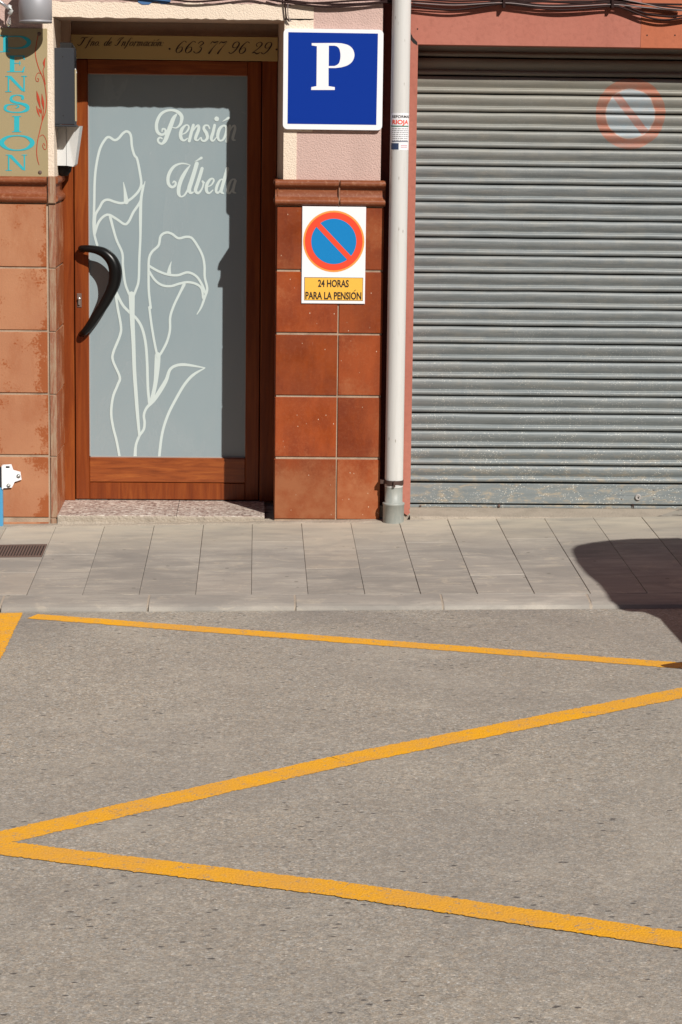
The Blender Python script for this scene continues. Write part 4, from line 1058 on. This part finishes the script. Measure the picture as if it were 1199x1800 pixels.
# ================================================================== WALL LAMP
lx = wp(62.5, 20, -.11)[0]; lz = wp(62, 40.5, -.11)[1]; ly = -.115; LR = .079
wl = thing('wall_lamp', 'short grey cylindrical wall lamp above the guesthouse plate', 'lamp', (lx, PY, lz))
mb = MB(); mb.lathe([(LR-.006, .004), (LR, 0), (LR, .010), (LR-.0015, .0115), (LR-.0015, .0135), (LR, .015), (LR, .195), (0, .195)], (lx, ly, lz), 'Z', 48)
mb.build('housing', MAT['lamp'], wl, (lx, ly, lz))
mb = MB(); mb.lathe([(0, .012), (LR-.008, .012), (LR-.006, .004)], (lx, ly, lz), 'Z', 48); mb.build('diffuser', MAT['device_white'], wl, (lx, ly, lz))
mb = MB(); mb.box(lx-.02, lx+.02, ly+LR-.005, PY, lz+.07, lz+.12); mb.bbox(lx-.04, lx+.04, PY-.012, PY-.0005, lz+.04, lz+.16, .002); mb.build('bracket', MAT['lamp'], wl, (lx, PY, lz))

# ---- small shiny hook arm at the top left corner
hk = thing('metal_arm', 'shiny metal arm with a clear drop hanging at the top left corner', 'bracket', wp(0, 0, -.05) and (wp(0, 0, -.05)[0], PY, wp(0, 0, -.05)[1]))
def P3(x, y, Y): a = wp(x, y, Y); return (a[0], Y, a[1])
mb = MB(); mb.tube([P3(-40, -28, .0), P3(-8, -3, -.05), P3(17, 15.5, -.07)], .0085, 10); mb.build('arm', MAT['chrome'], hk, P3(0, 0, -.05))
mb = MB(); mb.tube([P3(15, 9, -.07), P3(18, 12, -.075), P3(20, 18, -.075), P3(18, 24, -.072), P3(14, 23, -.07)], [.005, .010, .012, .010, .005], 8); mb.build('end_clip', MAT['device_white'], hk, P3(18, 15, -.07))
mb = MB(); mb.tube([P3(17, 26, -.06), P3(16, 34, -.055), P3(15.5, 41, -.05), P3(15.5, 47, -.045)], [.003, .010, .014, .006], 8); mb.build('clear_drop', MAT['crystal'], hk, P3(16, 36, -.055))

# ---- anthracite box and white siren in the left reveal
bx0 = wp(94, 150, .06)[0]; bx1 = wp(130.5, 150, .06)[0]; bz1 = wp(112, 84, .06)[1]; bz0 = wp(112, 219, .06)[1]
jb = thing('junction_box', 'tall anthracite metal box fixed to the left door jamb', 'box', (bx0, .1, bz0))
mb = MB(); mb.bbox(bx0, bx1, .06, .20, bz0, bz1, .003); mb.build('case', MAT['anthracite'], jb)
mb = MB(); mb.bbox(bx0-.002, bx1+.006, .052, .20, bz0-.010, bz0-.0005, .002); mb.build('base_lip', MAT['anthracite'], jb)
for p in ((110.5, 99.5), (111.5, 203)):
    x, z = wp(*p, .06); mb = MB(); mb.lathe([(0, .001), (.0025, .001), (.003, 0)], (x, .06, z), 'Y', 8); mb.build('screw', MAT['dark'], jb, (x, .06, z))
mb = MB(); a = wp(106, 75, .1); b = wp(126, 84, .1); mb.box(a[0], b[0], .08, .16, bz1, a[1]); mb.build('cable_gland', MAT['dark'], jb)
mb = MB(); a = wp(131, 120, .1)[0]; mb.box(bx1+.0005, a+.008, .10, .14, wp(131, 213, .1)[1], wp(131, 122, .1)[1]); mb.build('beige_strip', MAT['beige'], jb)
mb = MB(); mb.tube([P3(127, 78, .12), P3(132, 86, .12), P3(131, 95, .12), P3(134, 104, .12), P3(132, 118, .12)], .0035, 6); mb.build('cable', MAT['dark'], jb)
mb = MB(); mb.tube([P3(132, 121, .12), P3(134, 128, .115), P3(132, 134, .12)], .004, 6); mb.build('connector', MAT['sign_white'], jb)
mb = MB(); mb.tube([P3(131, 146, .12), P3(132, 151, .12)], .0035, 6); mb.build('connector', MAT['sign_white'], jb)
sr = thing('alarm_siren', 'white wedge shaped alarm case mounted below the anthracite box', 'alarm', (bx0, .2, wp(110, 312, .18)[1]))
sy = .185
xa_, za_ = wp(97, 221, sy); xm = wp(116.5, 250, sy)[0]; xr_, zr_ = wp(141, 221, sy); xq, zq = wp(131, 293, sy); zlo = wp(97, 291, sy)[1]
mb = MB(); F = [(xa_, sy, za_), (xm-.001, sy, za_), (xm-.001, sy, zlo), (xa_, sy, zlo)]; B = [(x, .36, z) for x, y, z in F]
mb.add(F+B, [(3, 2, 1, 0)[::-1], (4, 5, 6, 7)[::-1], (0, 1, 5, 4), (1, 2, 6, 5), (2, 3, 7, 6), (3, 0, 4, 7)]); mb.build('case', MAT['device_white'], sr)
mb = MB()
F = [(xm+.001, sy+.001, za_), (xr_-.006, sy-.045, za_+.0), (xr_, sy-.020, zr_-.002), (xq+.002, sy+.0, zq+.010), (xq-.006, sy+.002, zq), (xm+.001, sy+.001, zlo)]
B = [(x, .36, z) for x, y, z in F]; n = 6
mb.add(F+B, [(0, 5, 4, 3), (0, 3, 2, 1)]+[(i, (i+1) % n, n+(i+1) % n, n+i) for i in range(n)]+[tuple(range(n, 2*n))]); mb.build('side_cover', MAT['device_white'], sr)
mb = MB(); xx = wp(112, 300, .25)[0]; mb.lathe([(0, -.052), (.02, -.05), (.036, -.03), (.042, -.002), (0, -.002)], (xx, .26, zlo), 'Z', 16); mb.build('sensor_dome', MAT['dark'], sr, (xx, .26, zlo))

# ================================================================== CABLES
cb = thing('cable_bundle', 'bundle of dark painted cables sagging along the top of both facades', 'cables', (1.0, PY, 2.5))
def cable(pts, r, mat=MAT['cable'], Y=-.012):
    q = [P3(x, y, Y+(0 if len(p_) < 3 else p_[2])) for p_ in pts for x, y in [p_[:2]]]
    mb = MB(); c = catmull(q, 6); mb.tube(c, r, 6); mb.build('cable', mat, cb)
cable([(180, -14), (300, -1), (340, 3), (385, 0), (440, -6), (472, -1), (505, 4), (560, 5), (640, 0), (680, 0), (760, 4), (820, 8), (880, 6), (940, 3), (1075, 3), (1199, 14)], .0052)
cable([(472, -4), (500, 3), (560, 11), (612, 10.5), (676, 4), (725, 11), (784, 17), (820, 15.5), (880, 7), (915, 10), (975, 17), (1020, 16), (1075, 11), (1100, 16), (1137, 30), (1170, 35), (1210, 30)], .0052)
cable([(500, 0), (570, 7), (640, 6), (700, 1), (790, 6), (850, 5), (885, 2), (960, 9), (1030, 7), (1078, 5), (1130, 13), (1199, 18)], .005)
cable([(725, -3), (800, 2), (880, 0), (960, 3), (1040, 6), (1080, 4), (1130, 22), (1175, 29), (1210, 26)], .0052)
cable([(725, 5), (800, 9), (885, 5), (950, 11), (1010, 11), (1075, 8), (1120, 12), (1199, 19)], .0032, MAT['cable_pale'], -.018)
cable([(900, -5), (1000, 4), (1080, 0), (1120, 6), (1199, 8)], .0055)
cable([(1080, -4), (1130, 6), (1165, 14), (1199, 17)], .0028, MAT['cable_pale'], -.022)
cable([(501, -12), (501, 6), (502, 20), (504, 32), (509, 38)], .004, MAT['cable'], -.008)
cable([(505, -12), (506, 6), (506, 20), (507, 30), (512, 38)], .0026, MAT['cable_pale'], -.010)
for p in ((886, 6), (1077, 6)):
    x, z = wp(*p, -.02); mb = MB(); mb.box(x-.006, x+.006, -.028, .02, z-.020, z+.022); mb.build('cable_tie', MAT['cable'], cb)

# ================================================================== DRAIN GRATE (left, in the pavement)
ga = gp(82, 958.5); gb_ = gp(75, 979.5)
gx1 = (ga[0]+gb_[0])/2; gy1, gy0 = ga[1], gb_[1]; gx0 = gx1-.50
dg = thing('drain_grate', 'small rusty brown iron grate set in the pavement at the left edge', 'drain', ((gx0+gx1)/2, (gy0+gy1)/2, pz(gx1, gy0)))
def slope_box(mb, x0, x1, y0, y1, h0, h1):
    vs = [(x, y, pz(x, y)+h) for h in (h0, h1) for y in (y0, y1) for x in (x0, x1)]
    mb.add(vs, [(0, 2, 3, 1), (4, 5, 7, 6), (0, 1, 5, 4), (2, 6, 7, 3), (0, 4, 6, 2), (1, 3, 7, 5)])
mb = MB(); slope_box(mb, gx0, gx1, gy0, gy0+.014, .001, .006); slope_box(mb, gx0, gx1, gy1-.014, gy1, .001, .006); slope_box(mb, gx1-.008, gx1, gy0+.0145, gy1-.0145, .001, .006); slope_box(mb, gx0, gx0+.014, gy0+.0145, gy1-.0145, .001, .006)
mb.build('frame', MAT['iron'], dg)
mb = MB(); x = gx0+.018
while x < gx1-.014: slope_box(mb, x, x+.0075, gy0+.015, gy1-.015, .0012, .005); x += .0135
o = mb.build('bars', MAT['iron'], dg); o['kind'] = 'stuff'
mb = MB(); slope_box(mb, gx0+.01, gx1-.006, gy0+.01, gy1-.01, .0004, .0009); mb.build('void', MAT['dark'], dg)

# ================================================================== BLUE GATE EDGE WITH WHITE BRACKET
bgx = wp(5, 880, -.03)[0]
bg_ = thing('blue_barrier', 'blue painted metal barrier panel at the left edge held by a white hinge bracket', 'barrier', (bgx-.4, -.03, pz(-1.6, 0)))
zt = wp(3, 857, -.04)[1]; zt2 = wp(3, 822, -.04)[1]
mb = MB(); mb.bbox(bgx-.8, bgx, -.045, -.004, pz(-1.3, -.05)-.004, zt, .004); mb.build('panel', MAT['blue'], bg_)
mb = MB(); mb.bbox(bgx-.8, bgx-.002, -.042, -.010, zt+.0005, zt2, .004); mb.build('top_rail', MAT['anthracite'], bg_)
mb = MB(); pts = [(4.5, 817), (20, 816), (23.5, 826), (36, 829.5), (38, 843), (26, 847), (21, 857), (4.5, 858)]
mb.prism([wp(x, y, -.012) for x, y in reversed(pts)], -.014, -.008); mb.box(bgx-.002, bgx+.004, -.05, -.008, wp(5, 858, -.012)[1], wp(5, 817, -.012)[1])
hb = mb.build('hinge_bracket', MAT['sign_white'], bg_, (bgx, -.012, .2))
for p in ((32.5, 837), (15, 853.5)):
    x, z = wp(*p, -.014); mb = MB(); mb.lathe([(0, .006), (.005, .006), (.006, .002), (.0105, .0015), (.0105, 0)], (x, -.014, z), 'Y', 12); mb.build('bolt', MAT['steel'], hb, (x, -.014, z))
x, z = wp(13.5, 821, -.014); mb = MB(); mb.prism(rrect(x-.0105, x+.0105, z-.0045, z+.0045, .0044), -.0146, -.0141); mb.build('slot', MAT['dark'], hb, (x, -.014, z))

# ================================================================== PARKED CAR (beyond the right edge; throws the shadow on the pavement)
CYF, CYN = -2.20, -3.90        # kerb side, street side
car = thing('parked_car', 'grey hatchback parked at the kerb just past the right edge', 'car', (4.0, (CYF+CYN)/2, ROADZ+PA*4))
G0 = ROADZ+PA*2.4
ym = (CYF+CYN)/2; hw = (CYF-CYN)/2
# stations: x, half width low, belt z, roof half width, roof z, bottom z
st_ = [(2.15, .46, .52, .0, .56, .36), (2.18, .64, .66, .46, .74, .30), (2.30, .75, .86, .52, .93, .26), (2.46, .83, .93, .58, 1.02, .22),
       (2.56, .845, .95, .52, 1.44, .22), (2.66, .85, .95, .62, 1.51, .22), (2.95, .85, .95, .70, 1.545, .22), (3.4, .85, .95, .72, 1.56, .2), (4.2, .85, .94, .70, 1.55, .2), (4.7, .85, .93, .66, 1.40, .2), (5.2, .85, .90, .64, 1.0, .2), (5.9, .82, .78, .58, .84, .22), (6.15, .64, .62, .44, .66, .25)]
mb = MB(); vs = []; K = 12
for (x, w, bz, rw, rz, bo) in st_:
    half = [(0, bo), (w*.85, bo), (w, bo+.08), (w, (bo+bz)/2), (w*.985, bz), ((w+rw)/2*1.02, (bz+rz)/2), (rw*1.02, rz-.03), (rw*.8, rz), (0, rz+.01)]
    prof = half + [(-a, b) for a, b in reversed(half[1:-1])]
    vs += [(x, ym+a, G0+b) for a, b in prof]; K = len(prof)
fs = []
for j in range(len(st_)-1):
    for i in range(K): fs.append((j*K+i, j*K+(i+1) % K, (j+1)*K+(i+1) % K, (j+1)*K+i))
fs.append(tuple(range(K))); fs.append(tuple(reversed(range((len(st_)-1)*K, len(st_)*K))))
mb.add(vs, fs, True); body = mb.build('body', MAT['carpaint'], car)
# roof spoiler
SPL = [(2.49, -2.44), (2.462, -2.52), (2.455, -2.60), (2.45, -2.82), (2.465, -3.07), (2.495, -3.28), (2.502, -3.42), (2.51, -3.60), (2.56, -3.68), (2.61, -3.69), (2.72, -3.75), (3.0, -3.78), (3.0, -2.28), (2.78, -2.285), (2.66, -2.32), (2.57, -2.37)]
mb = MB(); n = len(SPL); zt = G0+1.56
mb.add([(x, y, zt-.05) for x, y in SPL]+[(x, y, zt) for x, y in SPL], [tuple(reversed(range(n))), tuple(range(n, 2*n))]+[(i, (i+1) % n, n+(i+1) % n, n+i) for i in range(n)]); mb.build('spoiler', MAT['carpaint'], car)
def wheel(x, y, s_):
    mb = MB(); r = .30
    mb.lathe([(.20, -.09), (.28, -.095), (r, -.07), (r, .07), (.28, .095), (.20, .09)], (x, y, G0+r), 'Y', 28); w = mb.build('wheel', MAT['rubber'], car, (x, y, G0+r))
    mb = MB(); mb.lathe([(0, .06*s_), (.05, .065*s_), (.18, .05*s_), (.205, .088*s_)], (x, y, G0+r), 'Y', 20); mb.build('rim', MAT['steel'], w, (x, y, G0+r))
for x in (2.98, 5.38):
    wheel(x, CYF-.11, -1); wheel(x, CYN+.11, 1)
for s_ in (-1, 1):
    mb = MB(); y = ym+s_*.80
    for a, b in ((2.75, 3.55), (3.6, 4.5)):
        yy0, yy1 = ym+s_*.835, ym+s_*.725
        mb.add([(a, yy0+s_*.01, G0+1.0), (b, yy0+s_*.01, G0+1.0), (b-.05, yy1+s_*.012, G0+1.50), (a+.06, yy1+s_*.012, G0+1.50)], [(0, 1, 2, 3)])
    mb.build('side_window', MAT['carglass'], car)
    mb = MB(); mb.box(2.43, 2.55, ym+s_*.70-.06, ym+s_*.70+.06, G0+.72, G0+.92); mb.build('tail_light', MAT['carred'], car)
    mb = MB(); mb.box(5.95, 6.10, ym+s_*.5-.12, ym+s_*.5+.12, G0+.58, G0+.70); mb.build('headlight', MAT['device_white'], car)
    mb = MB(); mb.box(4.45, 4.60, ym+s_*.88-.08, ym+s_*.88+.08, G0+.96, G0+1.08); mb.build('mirror', MAT['carpaint'], car)
mb = MB(); mb.add([(2.455, ym-.54, G0+1.05), (2.455, ym+.54, G0+1.05), (2.545, ym+.48, G0+1.40), (2.545, ym-.48, G0+1.40)], [(0, 1, 2, 3)]); mb.build('rear_window', MAT['carglass'], car)
mb = MB(); YE = -3.18; mb.tube([(2.6, YE, G0+.24), (2.2, YE, G0+.225), (1.80, YE, G0+.20), (1.695, YE, G0+.20)], [.04, .05, .05, .014], 10); mb.build('shadow_pipe', MAT['iron'], car)  # added pipe, drawn out past the bumper to cast a small road shadow

# ================================================================== FAR SIDE OF THE STREET (unseen behind the camera, added to block sky light)
fb = thing('sky_blocking_house', 'unseen plain plastered house across the street, added to block sky light', 'building', (0, -21, 0))
mb = MB(); mb.box(-60, 60, -24, -20, -1.1, 11.0); mb.build('wall', MAT['far_wall'], fb)
for i in range(-5, 6):
    for z in (.9, 3.9, 6.9):
        mb = MB(); mb.box(i*3.6-.6, i*3.6+.6, -20.0, -19.95, z, z+1.5); w = mb.build('window', MAT['carglass'], fb, (i*3.6, -20, z))
